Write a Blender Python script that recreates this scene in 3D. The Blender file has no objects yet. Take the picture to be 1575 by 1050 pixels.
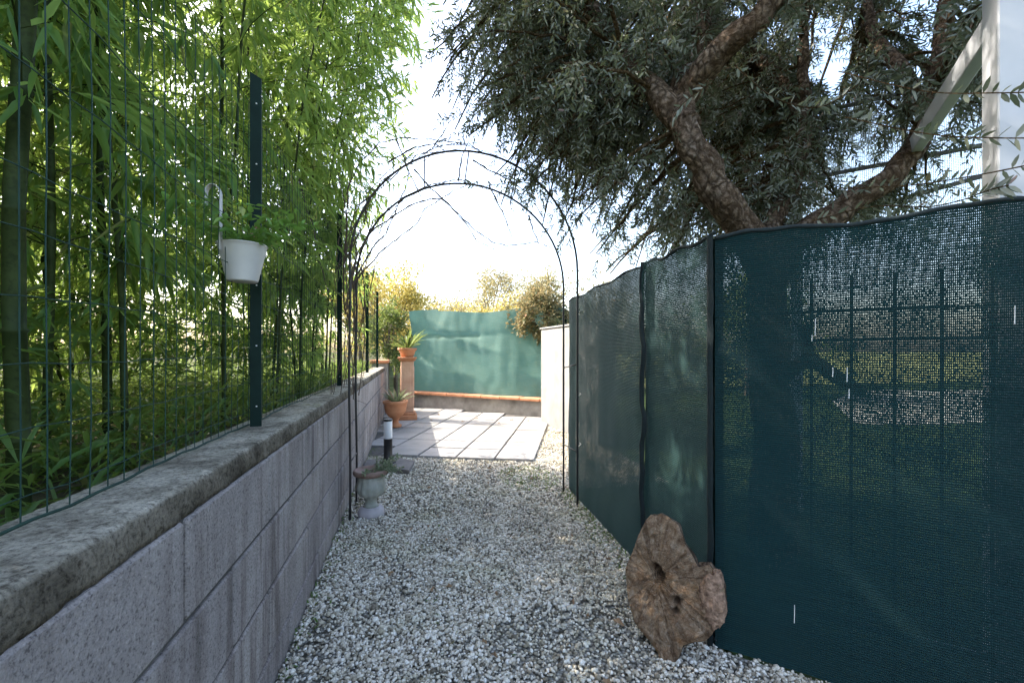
import bpy, math, random
import numpy as np
from mathutils import Vector, noise
PI = math.pi
R = math.radians
rng = random.Random(7)
nr = np.random.RandomState(11)
S = bpy.context.scene
COL = S.collection

# ------------------------------------------------------------------ camera
FPX, HC, CX, HY = 680.0, 1.1, 787.5, 540.0
TH = math.atan(155 / 680)
cd = bpy.data.cameras.new('camera'); cam = bpy.data.objects.new('camera', cd); COL.objects.link(cam)
cam.location = (0, 0, HC); cam.rotation_euler = (PI / 2, 0, -TH)
cd.sensor_width = 36; cd.lens = FPX / 1575 * 36; cd.shift_y = 15 / 1575
cd.clip_start = 0.02; cd.clip_end = 2000
S.camera = cam
# ------------------------------------------------------------------ world + sun
SUN_EL, SUN_AZ = R(42), R(58)            # azimuth measured from +Y towards -X (front-left)
w = bpy.data.worlds.new('World'); S.world = w; w.use_nodes = True
nt = w.node_tree; nt.nodes.clear()
sky = nt.nodes.new('ShaderNodeTexSky'); sky.sky_type = 'NISHITA'; sky.sun_disc = False
sky.sun_elevation = SUN_EL; sky.sun_rotation = -SUN_AZ
sky.air_density = 1.0; sky.dust_density = 3.6; sky.ozone_density = 0.4
bg = nt.nodes.new('ShaderNodeBackground'); bg.inputs[1].default_value = 0.15
wo = nt.nodes.new('ShaderNodeOutputWorld')
nt.links.new(sky.outputs[0], bg.inputs[0]); nt.links.new(bg.outputs[0], wo.inputs[0])
sd = bpy.data.lights.new('sun', 'SUN'); sd.energy = 2.3; sd.angle = R(0.5); sd.color = (1, .93, .82)
sun = bpy.data.objects.new('sun', sd); COL.objects.link(sun)
sdir = Vector((-math.sin(SUN_AZ) * math.cos(SUN_EL), math.cos(SUN_AZ) * math.cos(SUN_EL), math.sin(SUN_EL)))
sun.rotation_euler = (-sdir).to_track_quat('-Z', 'Y').to_euler(); sun.location = sdir * 40
S.view_settings.view_transform = 'Standard'; S.view_settings.look = 'None'
S.view_settings.exposure = 2.45; S.view_settings.gamma = 1
S.render.engine = 'CYCLES'
cy = S.cycles
cy.max_bounces = 7; cy.diffuse_bounces = 4; cy.glossy_bounces = 2; cy.transmission_bounces = 4
cy.transparent_max_bounces = 10; cy.use_denoising = True; cy.caustics_reflective = False; cy.caustics_refractive = False

def at(px, py, z):
    "world point seen at photo pixel (px,py) at depth z along the optical axis"
    lat = (px - CX) / FPX * z
    return Vector((lat * math.cos(TH) + z * math.sin(TH), z * math.cos(TH) - lat * math.sin(TH), HC + (HY - py) / FPX * z))

# ------------------------------------------------------------------ materials
class Mt:
    def __init__(s, name):
        s.m = bpy.data.materials.new(name); s.m.use_nodes = True
        s.t = s.m.node_tree; s.t.nodes.clear()
        s.out = s.n('OutputMaterial')
    def n(s, typ, **kw):
        nd = s.t.nodes.new('ShaderNode' + typ)
        for k, v in kw.items(): setattr(nd, k, v)
        return nd
    def l(s, a, b): s.t.links.new(a, b)
    def val(s, sock, v):
        if hasattr(v, 'is_linked'): s.l(v, sock)
        else: sock.default_value = v
    def coord(s, kind='Object', scale=(1, 1, 1)):
        c = s.n('TexCoord'); mp = s.n('Mapping'); mp.inputs['Scale'].default_value = scale
        s.l(c.outputs[kind], mp.inputs[0]); return mp.outputs[0]
    def noise(s, vec, scale, detail=4, rough=.55, dist=0):
        a = s.n('TexNoise'); s.l(vec, a.inputs['Vector'])
        a.inputs['Scale'].default_value = scale; a.inputs['Detail'].default_value = detail
        a.inputs['Roughness'].default_value = rough; a.inputs['Distortion'].default_value = dist
        return a.outputs['Fac']
    def ramp(s, fac, stops, interp='LINEAR'):
        r = s.n('ValToRGB'); r.color_ramp.interpolation = interp
        e = r.color_ramp.elements
        while len(e) < len(stops): e.new(.5)
        for i, (p, c) in enumerate(stops):
            e[i].position = p; e[i].color = (*c, 1) if len(c) == 3 else c
        s.l(fac, r.inputs[0]); return r.outputs[0]
    def mix(s, fac, a, b, mode='MIX'):
        m = s.n('Mix', data_type='RGBA', blend_type=mode)
        s.val(m.inputs[0], fac)
        for sk, v in ((m.inputs[6], a), (m.inputs[7], b)):
            if hasattr(v, 'is_linked'): s.l(v, sk)
            else: sk.default_value = (*v, 1)
        return m.outputs[2]
    def math(s, op, a, b=0.0, c=None):
        m = s.n('Math', operation=op); s.val(m.inputs[0], a); s.val(m.inputs[1], b)
        if c is not None: s.val(m.inputs[2], c)
        return m.outputs[0]
    def bump(s, h, strength=.3, dist=.01):
        b = s.n('Bump'); b.inputs['Strength'].default_value = strength; b.inputs['Distance'].default_value = dist
        s.l(h, b.inputs['Height']); return b.outputs[0]
    def attr(s, name='rnd'):
        a = s.n('Attribute', attribute_name=name); return a.outputs['Fac']
    def bsdf(s, col, rough=.7, metal=0, normal=None, spec=.5):
        p = s.n('BsdfPrincipled')
        if hasattr(col, 'is_linked'): s.l(col, p.inputs['Base Color'])
        else: p.inputs['Base Color'].default_value = (*col, 1)
        s.val(p.inputs['Roughness'], rough); p.inputs['Metallic'].default_value = metal
        p.inputs['Specular IOR Level'].default_value = spec
        if normal is not None: s.l(normal, p.inputs['Normal'])
        return p.outputs[0]
    def done(s, sh):
        s.l(sh, s.out.inputs[0]); return s.m

def simple(name, c1, c2, scale=20, rough=.7, metal=0, bump=.2, bscale=60, dist=.003, spec=.5, detail=5):
    M = Mt(name); v = M.coord()
    f = M.noise(v, scale, detail); col = M.ramp(f, [(.3, c1), (.7, c2)])
    nrm = M.bump(M.noise(v, bscale, 4), bump, dist)
    return M.done(M.bsdf(col, rough, metal, nrm, spec))

def leafmat(name, dark, light, trans, tfac=.45, back=None, rough=.45):
    M = Mt(name); r = M.attr('rnd')
    col = M.ramp(r, [(0, dark), (.85, light), (.93, light), (.97, (light[0] * 2.2, light[1] * 1.25, light[2] * 1.8)), (1, (.34, .27, .12))])
    if back:
        g = M.n('NewGeometry'); col = M.mix(g.outputs['Backfacing'], col, back)
    p = M.bsdf(col, rough, spec=.4)
    tr = M.n('BsdfTranslucent')
    tc = M.mix(r, trans, tuple(x * .6 for x in trans)); M.l(tc, tr.inputs[0])
    mx = M.n('MixShader'); mx.inputs[0].default_value = tfac
    M.l(p, mx.inputs[1]); M.l(tr.outputs[0], mx.inputs[2])
    return M.done(mx.outputs[0])

mat = {}
mat['bamboo_leaf'] = leafmat('bamboo_leaf', (.045, .125, .028), (.115, .25, .06), (.47, .63, .14), .58)
mat['grass'] = leafmat('grass', (.05, .12, .02), (.10, .18, .04), (.28, .38, .08), .45)
mat['olive_leaf'] = leafmat('olive_leaf', (.065, .08, .05), (.14, .158, .108), (.20, .235, .11), .30, back=(.24, .255, .21), rough=.6)
mat['yellow_leaf'] = leafmat('yellow_leaf', (.22, .20, .05), (.40, .36, .10), (.6, .5, .14), .5)
mat['green_leaf'] = leafmat('green_leaf', (.05, .09, .03), (.12, .17, .05), (.25, .32, .08), .4)
mat['red_leaf'] = leafmat('red_leaf', (.07, .14, .05), (.22, .20, .10), (.36, .28, .14), .4)
mat['pale_leaf'] = leafmat('pale_leaf', (.20, .19, .09), (.36, .32, .18), (.45, .4, .2), .4)
mat['pot_leaf'] = leafmat('pot_leaf', (.09, .20, .04), (.20, .38, .08), (.35, .55, .1), .4)
mat['succulent'] = leafmat('succulent', (.12, .17, .09), (.30, .34, .20), (.3, .35, .15), .2)
mat['petal'] = leafmat('petal', (.5, .25, .2), (.7, .42, .36), (.6, .3, .25), .3)
mat['dry_leaf'] = leafmat('dry_leaf', (.25, .15, .08), (.42, .28, .17), (.3, .2, .1), .2)

def culm_mat(name, a, b):
    M = Mt(name); v = M.coord()
    col = M.ramp(M.noise(v, 14, 5), [(.3, a), (.7, b)])
    dark = M.ramp(M.noise(v, 70, 3), [(.35, (.35, .35, .35)), (.5, (1, 1, 1))])
    col = M.mix(.5, col, dark, 'MULTIPLY')
    return M.done(M.bsdf(col, .6, spec=.15))
mat['culm'] = culm_mat('culm_green', (.018, .03, .007), (.045, .062, .017))
mat['culm_old'] = culm_mat('culm_olive', (.06, .05, .025), (.12, .12, .045))
mat['twig'] = simple('twig', (.06, .045, .03), (.13, .10, .07), 30)
mat['vine'] = simple('vine_bark', (.05, .032, .025), (.13, .085, .06), 40)
mat['green_metal'] = simple('green_metal', (.003, .014, .011), (.006, .022, .017), 25, .6, bump=.05, spec=.2)
mat['wire_green'] = simple('wire_green', (.010, .035, .027), (.02, .055, .042), 25, .6, bump=.02, spec=.2)
mat['black_metal'] = simple('black_metal', (.012, .013, .016), (.03, .026, .024), 30, .45, bump=.1)
mat['white_paint'] = simple('white_paint', (.50, .51, .54), (.58, .59, .62), 6, .5, bump=.05)
mat['cream_paint'] = simple('cream_metal', (.48, .455, .43), (.56, .53, .50), 10, .4, bump=.03)
mat['terracotta'] = simple('terracotta', (.42, .17, .08), (.58, .27, .14), 9, .8, bump=.15)
mat['terra_pale'] = simple('terracotta_pale', (.50, .27, .17), (.66, .42, .30), 7, .85, bump=.2)
mat['urn_stone'] = simple('urn_stone', (.26, .27, .22), (.44, .43, .38), 14, .9, bump=.35)
mat['urn_base'] = simple('urn_base', (.36, .32, .33), (.5, .46, .46), 14, .9, bump=.3)
mat['urn_rim'] = simple('urn_rim', (.16, .10, .075), (.30, .19, .15), 22, .8, bump=.3)
mat['soil'] = simple('soil', (.03, .022, .015), (.09, .065, .045), 30, .95, bump=.8, dist=.01)
mat['slab'] = simple('slab_stone', (.11, .10, .095), (.21, .19, .175), 9, .9, bump=.4)
mat['lamp_white'] = simple('lamp_white', (.75, .76, .78), (.8, .8, .82), 5, .3, bump=0)
mat['tie'] = simple('tie', (.6, .6, .58), (.75, .74, .7), 5, .5, bump=0)

def m_block():
    M = Mt('block'); v = M.coord()
    base = M.ramp(M.noise(v, 3.2, 6, .6), [(.25, (.27, .24, .225)), (.5, (.39, .35, .33)), (.75, (.50, .455, .425))])
    tone = M.ramp(M.attr('rnd'), [(0, (.93, .92, .93)), (1, (1.05, 1.04, 1.02))])
    col = M.mix(1, base, tone, 'MULTIPLY')
    grain = M.noise(v, 150, 4, .75)
    col = M.mix(.75, col, M.ramp(grain, [(.36, (.18, .17, .17)), (.45, (.85, .85, .85)), (.6, (1.05, 1.05, 1.05)), (.7, (1.5, 1.5, 1.5))]), 'MULTIPLY')
    # runs of dirty water below the coping: thin vertical streaks
    sv = M.coord('Object', (1, 9, .7))
    st = M.ramp(M.noise(sv, 2.2, 6, .62, .3), [(.46, (1, 1, 1)), (.56, (.66, .63, .62)), (.68, (.38, .36, .35))])
    sv2 = M.coord('Object', (1, 1.4, 1))
    where = M.ramp(M.noise(sv2, 1.7, 3), [(.40, (.15, .15, .15)), (.60, (1, 1, 1))])
    col = M.mix(where, col, M.mix(1, col, st, 'MULTIPLY'))
    mv = M.noise(v, 5, 6, .7)
    col = M.mix(M.ramp(mv, [(.62, (0, 0, 0)), (.78, (.6, .6, .6))]), col, (.15, .14, .13))
    h = M.math('ADD', M.noise(v, 160, 4, .7), M.math('MULTIPLY', M.noise(v, 22, 4), .7))
    return M.done(M.bsdf(col, .93, normal=M.bump(h, .9, .008), spec=.2))
mat['block'] = m_block()
def m_coping():
    M = Mt('coping'); v = M.coord()
    col = M.ramp(M.noise(v, 7, 7, .7), [(.30, (.13, .12, .10)), (.43, (.32, .295, .25)), (.55, (.54, .505, .44)), (.7, (.70, .66, .59))])
    col = M.mix(.85, col, M.ramp(M.noise(v, 95, 5, .8), [(.36, (.22, .19, .15)), (.5, (.97, .93, .86)), (.68, (1.5, 1.42, 1.28))]), 'MULTIPLY')
    mz = M.noise(v, 3.1, 5, .65)
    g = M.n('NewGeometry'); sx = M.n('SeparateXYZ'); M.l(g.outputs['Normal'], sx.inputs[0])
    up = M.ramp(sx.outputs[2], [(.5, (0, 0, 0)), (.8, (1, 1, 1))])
    mo = M.math('MULTIPLY', M.ramp(mz, [(.57, (0, 0, 0)), (.68, (1, 1, 1))]), up)
    mo = M.math('MULTIPLY', mo, M.ramp(M.noise(v, 60, 4), [(.4, (0, 0, 0)), (.55, (1, 1, 1))]))
    col = M.mix(mo, col, M.ramp(M.noise(v, 40, 2), [(.4, (.10, .12, .02)), (.6, (.24, .23, .04))]))
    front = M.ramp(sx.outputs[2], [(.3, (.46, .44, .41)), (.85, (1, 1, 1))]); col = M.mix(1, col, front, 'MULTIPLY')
    h = M.math('ADD', M.noise(v, 70, 6, .75), M.math('MULTIPLY', M.noise(v, 12, 5), 1.2))
    return M.done(M.bsdf(col, .95, normal=M.bump(h, 1, .02), spec=.15))
mat['coping'] = m_coping()
def m_gravelbed():
    M = Mt('gravel_bed'); v = M.coord()
    vo = M.n('TexVoronoi'); M.l(v, vo.inputs['Vector']); vo.inputs['Scale'].default_value = 75
    c = M.ramp(vo.outputs['Color'], [(0, (.10, .095, .08)), (.45, (.34, .33, .29)), (1, (.62, .60, .56))])
    e = M.ramp(vo.outputs['Distance'], [(.2, (1, 1, 1)), (.75, (.18, .17, .15))])
    col = M.mix(1, c, e, 'MULTIPLY')
    return M.done(M.bsdf(col, .9, normal=M.bump(vo.outputs['Distance'], -.9, .01), spec=.2))
mat['gravel_bed'] = m_gravelbed()
def m_stone():
    M = Mt('stone'); v = M.coord(); r = M.attr('rnd')
    col = M.ramp(r, [(0, (.13, .11, .085)), (.12, (.29, .25, .185)), (.32, (.50, .445, .355)), (.58, (.66, .60, .50)), (.86, (.78, .73, .64)), (1, (.88, .84, .77))])
    col = M.mix(.35, col, M.ramp(M.noise(v, 160, 3), [(.35, (.62, .58, .5)), (.6, (1, 1, 1))]), 'MULTIPLY')
    dirt = M.ramp(M.noise(v, 2.6, 4, .6), [(.5, (0, 0, 0)), (.72, (.55, .55, .55))])
    col = M.mix(dirt, col, M.mix(1, col, (.66, .68, .50), 'MULTIPLY'))
    return M.done(M.bsdf(col, .75, spec=.3))
mat['stone'] = m_stone()
def m_ground(name, a, b, c):
    M = Mt(name); v = M.coord()
    col = M.ramp(M.noise(v, 1.3, 8, .7), [(.3, a), (.5, b), (.7, c)])
    col = M.mix(.5, col, M.ramp(M.noise(v, 45, 4), [(.35, (.45, .45, .4)), (.6, (1, 1, 1))]), 'MULTIPLY')
    return M.done(M.bsdf(col, .95, normal=M.bump(M.noise(v, 40, 5), .8, .03), spec=.1))
mat['lawn'] = m_ground('lawn', (.018, .035, .010), (.034, .060, .016), (.06, .075, .028))
mat['meadow'] = m_ground('meadow', (.12, .15, .05), (.20, .22, .08), (.32, .30, .14))
mat['bank'] = m_ground('bank_soil', (.05, .045, .025), (.10, .09, .05), (.10, .13, .04))
mat['drive'] = m_ground('pale_drive', (.24, .25, .22), (.36, .36, .32), (.45, .44, .40))
def m_tile():
    M = Mt('tile'); v = M.coord()
    base = M.ramp(M.noise(v, 4, 6, .6), [(.3, (.25, .24, .228)), (.7, (.34, .325, .31))])
    col = M.mix(1, base, M.ramp(M.attr('rnd'), [(0, (.93, .92, .90)), (1, (1.06, 1.06, 1.07))]), 'MULTIPLY')
    spots = M.ramp(M.noise(v, 28, 5, .7), [(.62, (1, 1, 1)), (.75, (.62, .60, .55))])
    col = M.mix(.6, col, spots, 'MULTIPLY')
    u = M.n('UVMap'); u.uv_map = 'UVMap'
    w1 = M.n('TexWave'); w1.wave_type = 'RINGS'; w1.rings_direction = 'SPHERICAL'
    M.l(u.outputs[0], w1.inputs['Vector']); w1.inputs['Scale'].default_value = 3.2; w1.inputs['Distortion'].default_value = 1.0
    pat = M.ramp(w1.outputs[1], [(.4, (0, 0, 0)), (.6, (1, 1, 1))])
    col = M.mix(M.math('MULTIPLY', pat, .10), col, (.33, .36, .38))
    h = M.math('ADD', pat, M.noise(v, 60, 3))
    return M.done(M.bsdf(col, .8, normal=M.bump(h, .35, .004), spec=.3))
mat['tile'] = m_tile()
mat['mortar'] = simple('mortar', (.16, .15, .13), (.30, .28, .25), 30, .95, bump=.5)
mat['batten'] = simple('batten', (.10, .10, .11), (.18, .18, .19), 10, .6, bump=.1)
mat['dark_mortar'] = simple('dark_mortar', (.05, .045, .04), (.12, .11, .10), 30, .95, bump=.5)
mat['old_plaster'] = simple('old_plaster', (.20, .18, .16), (.42, .39, .35), 5, .95, bump=.5, dist=.006, detail=8)
mat['white_wall'] = simple('white_wall', (.17, .168, .165), (.25, .247, .242), 4, .9, bump=.35, dist=.005, detail=8)
def m_cloth(name, c1, c2, thr, rib=.008, thread=.0062, sheen=.35, tr=.25):
    M = Mt(name); u = M.n('UVMap'); u.uv_map = 'UVMap'
    sp = M.n('SeparateXYZ'); M.l(u.outputs[0], sp.inputs[0])
    nz = M.noise(u.outputs[0], 7, 4, .6); nf = M.noise(u.outputs[0], 190, 2, .6)
    mpn = M.n('Mapping'); mpn.inputs['Scale'].default_value = (6, 120, 1); M.l(u.outputs[0], mpn.inputs[0])
    streak = M.noise(mpn.outputs[0], 1, 4, .6)
    vv = M.math('ADD', sp.outputs[1], M.math('ADD', M.math('MULTIPLY', M.noise(u.outputs[0], 3, 2), .012), M.math('MULTIPLY', M.noise(u.outputs[0], 60, 3), .006)))
    s1 = M.math('SINE', M.math('MULTIPLY', vv, 2 * PI / rib))
    uu = M.math('ADD', sp.outputs[0], M.math('MULTIPLY', nf, .004))
    s2 = M.math('SINE', M.math('MULTIPLY', uu, 2 * PI / thread))
    val = M.math('ADD', M.math('ADD', M.math('MULTIPLY', s1, .9), s2), M.math('ADD', M.math('MULTIPLY', nf, 2.4), M.math('MULTIPLY', nz, 1.3)))
    hole = M.math('GREATER_THAN', val, thr)
    col = M.mix(streak, c1, c2)
    rb = M.ramp(s1, [(0, (.55, .55, .55)), (1, (1.25, 1.25, 1.25))]); col = M.mix(.6, col, rb, 'MULTIPLY')
    nrm = M.bump(M.math('ADD', s1, M.math('MULTIPLY', s2, .6)), .5, .0025)
    p = M.n('BsdfPrincipled'); M.l(col, p.inputs['Base Color']); p.inputs['Roughness'].default_value = .62
    p.inputs['Sheen Weight'].default_value = sheen; p.inputs['Sheen Roughness'].default_value = .4
    p.inputs['Specular IOR Level'].default_value = .18
    M.l(nrm, p.inputs['Normal'])
    t = M.n('BsdfTranslucent'); M.l(M.mix(1, col, (2.2, 2.2, 2.2), 'MULTIPLY'), t.inputs[0])
    a = M.n('MixShader'); a.inputs[0].default_value = tr; M.l(p.outputs[0], a.inputs[1]); M.l(t.outputs[0], a.inputs[2])
    tp = M.n('BsdfTransparent')
    b = M.n('MixShader'); M.l(hole, b.inputs[0]); M.l(a.outputs[0], b.inputs[1]); M.l(tp.outputs[0], b.inputs[2])
    return M.done(b.outputs[0])
mat['cloth'] = m_cloth('shade_cloth', (.0035, .022, .026), (.010, .047, .050), 3.50, rib=.0072, thread=.0041, sheen=.12)
mat['cloth_side'] = m_cloth('shade_cloth_skylit', (.007, .036, .036), (.018, .062, .058), 3.62, rib=.0080, thread=.0045, sheen=.06, tr=.14)  # same cloth on the side run, sky light painted in as a paler colour
mat['tarp'] = m_cloth('back_cloth', (.06, .155, .13), (.13, .24, .205), 3.75, rib=.02, thread=.016, sheen=.4, tr=.35)
mat['net'] = m_cloth('white_net', (.6, .6, .62), (.75, .75, .78), 1.9, rib=.01, thread=.01, sheen=0, tr=.6)
mat['hem'] = simple('hem', (.003, .009, .010), (.007, .018, .020), 80, .8, bump=.5)
def m_bark(name, a, b, c, sc=1.0):
    M = Mt(name); v = M.coord()
    wv = M.n('TexNoise'); wv.inputs['Scale'].default_value = 9 * sc; wv.inputs['Detail'].default_value = 6; M.l(v, wv.inputs['Vector'])
    ad = M.n('VectorMath', operation='MULTIPLY_ADD'); M.l(wv.outputs['Color'], ad.inputs[0]); ad.inputs[1].default_value = (.09, .09, .09); M.l(v, ad.inputs[2])
    vo = M.n('TexVoronoi'); vo.feature = 'DISTANCE_TO_EDGE'; mp = M.n('Mapping'); mp.inputs['Scale'].default_value = (30 * sc, 30 * sc, 17 * sc)
    M.l(ad.outputs[0], mp.inputs[0]); M.l(mp.outputs[0], vo.inputs['Vector']); vo.inputs['Scale'].default_value = 1
    fib = M.noise(ad.outputs[0], 34 * sc, 8, .75); big_ = M.noise(v, 6 * sc, 5, .65)
    crack = M.ramp(vo.outputs['Distance'], [(.0, (0, 0, 0)), (.30, (1, 1, 1))])
    col = M.ramp(M.math('ADD', M.math('MULTIPLY', fib, .65), M.math('MULTIPLY', big_, .35)), [(.34, tuple(x * .5 for x in a)), (.46, a), (.55, b), (.66, c)])
    dk = M.math('MULTIPLY', M.math('SUBTRACT', 1, crack), M.ramp(big_, [(.35, (.15, .15, .15)), (.6, (.85, .85, .85))]))
    col = M.mix(dk, col, tuple(x * .25 for x in a))
    h = M.math('ADD', M.math('MULTIPLY', crack, .7), M.math('MULTIPLY', fib, 1.6))
    return M.done(M.bsdf(col, .95, normal=M.bump(h, 1, .022), spec=.08))
mat['bark'] = m_bark('olive_bark', (.13, .085, .055), (.33, .24, .175), (.58, .48, .38))
mat['limb'] = m_bark('olive_limb', (.10, .065, .035), (.22, .15, .08), (.34, .27, .18), 1.4)
def m_slice():
    M = Mt('cut_wood'); v = M.coord('UV'); ob = M.coord('Object')
    n1 = M.noise(v, 3.0, 10, .8, .8)
    col = M.ramp(n1, [(.34, (.18, .10, .06)), (.45, (.40, .25, .15)), (.54, (.58, .40, .26)), (.64, (.80, .63, .47))])
    rings = M.n('TexWave'); rings.wave_type = 'RINGS'; rings.rings_direction = 'SPHERICAL'; rings.inputs['Scale'].default_value = 8
    rings.inputs['Distortion'].default_value = 2.2; rings.inputs['Detail'].default_value = 4; rings.inputs['Detail Scale'].default_value = 3; rings.inputs['Detail Roughness'].default_value = .75
    M.l(v, rings.inputs['Vector'])
    near = M.n('VectorMath', operation='LENGTH'); M.l(v, near.inputs[0])
    nr_ = M.ramp(near.outputs['Value'], [(.25, (1, 1, 1)), (.95, (.15, .15, .15))])
    col = M.mix(M.math('MULTIPLY', nr_, .7), col, M.mix(1, col, M.ramp(rings.outputs[1], [(.15, (.28, .24, .2)), (.55, (1.15, 1.1, 1.0))]), 'MULTIPLY'))
    g = M.n('TexGradient'); g.gradient_type = 'RADIAL'
    wob = M.n('TexNoise'); wob.inputs['Scale'].default_value = 5; wob.inputs['Detail'].default_value = 4; M.l(v, wob.inputs['Vector'])
    wv = M.n('VectorMath', operation='MULTIPLY_ADD'); M.l(wob.outputs['Color'], wv.inputs[0]); wv.inputs[1].default_value = (.16, .16, 0); M.l(v, wv.inputs[2]); M.l(wv.outputs[0], g.inputs[0])
    cr = M.n('TexNoise'); cr.noise_dimensions = '1D'; cr.inputs['Scale'].default_value = 42; cr.inputs['Detail'].default_value = 6; cr.inputs['Roughness'].default_value = .7; M.l(g.outputs[1], cr.inputs['W'])
    ray = M.ramp(cr.outputs[0], [(.36, (.30, .25, .22)), (.47, (.95, .95, .95)), (.62, (1.3, 1.25, 1.15))]); col = M.mix(.55, col, ray, 'MULTIPLY')
    orange = M.ramp(M.noise(v, 1.5, 3), [(.55, (0, 0, 0)), (.7, (.6, .6, .6))]); col = M.mix(orange, col, M.mix(1, col, (1.15, .85, .55), 'MULTIPLY'))
    pits = M.noise(v, 9, 10, .9)
    col = M.mix(M.ramp(pits, [(.38, (1, 1, 1)), (.46, (0, 0, 0))]), col, (.03, .018, .012))
    col = M.mix(M.ramp(M.noise(ob, 120, 4, .8), [(.58, (0, 0, 0)), (.68, (.8, .8, .8))]), col, (.75, .62, .5))
    h = M.math('ADD', M.math('ADD', M.math('MULTIPLY', pits, 1.4), M.math('MULTIPLY', n1, 1.0)), M.math('MULTIPLY', cr.outputs[0], .7))
    return M.done(M.bsdf(col, .9, normal=M.bump(h, 1, .03), spec=.1))
mat['cut_wood'] = m_slice()
mat['burl'] = simple('burl', (.08, .04, .022), (.46, .29, .19), 55, .9, bump=1, bscale=120, dist=.008, detail=9)
mat['hole'] = simple('dark_hole', (.008, .006, .005), (.02, .014, .01), 30, .95)

# ------------------------------------------------------------------ mesh helpers
def np_obj(name, V, F, material, parent=None, rnd=None, smooth=False, uv=None):
    """V (n,3); F list of (k,m) index arrays; rnd per-face values"""
    F = [np.asarray(f) for f in F if len(f)]
    me = bpy.data.meshes.new(name)
    me.vertices.add(len(V)); me.vertices.foreach_set('co', np.asarray(V, dtype=np.float32).ravel())
    loops = np.concatenate([f.ravel() for f in F]).astype(np.int32)
    tot = np.concatenate([np.full(len(f), f.shape[1]) for f in F]).astype(np.int32)
    start = np.concatenate([[0], np.cumsum(tot)[:-1]]).astype(np.int32)
    me.loops.add(len(loops)); me.loops.foreach_set('vertex_index', loops)
    me.polygons.add(len(tot)); me.polygons.foreach_set('loop_start', start); me.polygons.foreach_set('loop_total', tot)
    if smooth: me.polygons.foreach_set('use_smooth', np.ones(len(tot), dtype=bool))
    me.update(calc_edges=True)
    if rnd is not None:
        a = me.attributes.new('rnd', 'FLOAT', 'FACE'); a.data.foreach_set('value', np.asarray(rnd, dtype=np.float32))
    if uv is not None:
        u = me.uv_layers.new(name='UVMap'); u.data.foreach_set('uv', np.asarray(uv, dtype=np.float32)[loops].ravel())
    me.materials.append(material)
    o = bpy.data.objects.new(name, me); COL.objects.link(o)
    if parent: o.parent = parent
    return o

def tag(o, label=None, cat=None, group=None, kind=None):
    if label: o['label'] = label
    if cat: o['category'] = cat
    if group: o['group'] = group
    if kind: o['kind'] = kind
    return o
def empty(name, loc, label, cat, group=None):
    o = bpy.data.objects.new(name, None); COL.objects.link(o); o.location = loc; o.empty_display_size = .1
    return tag(o, label, cat, group)

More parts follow.
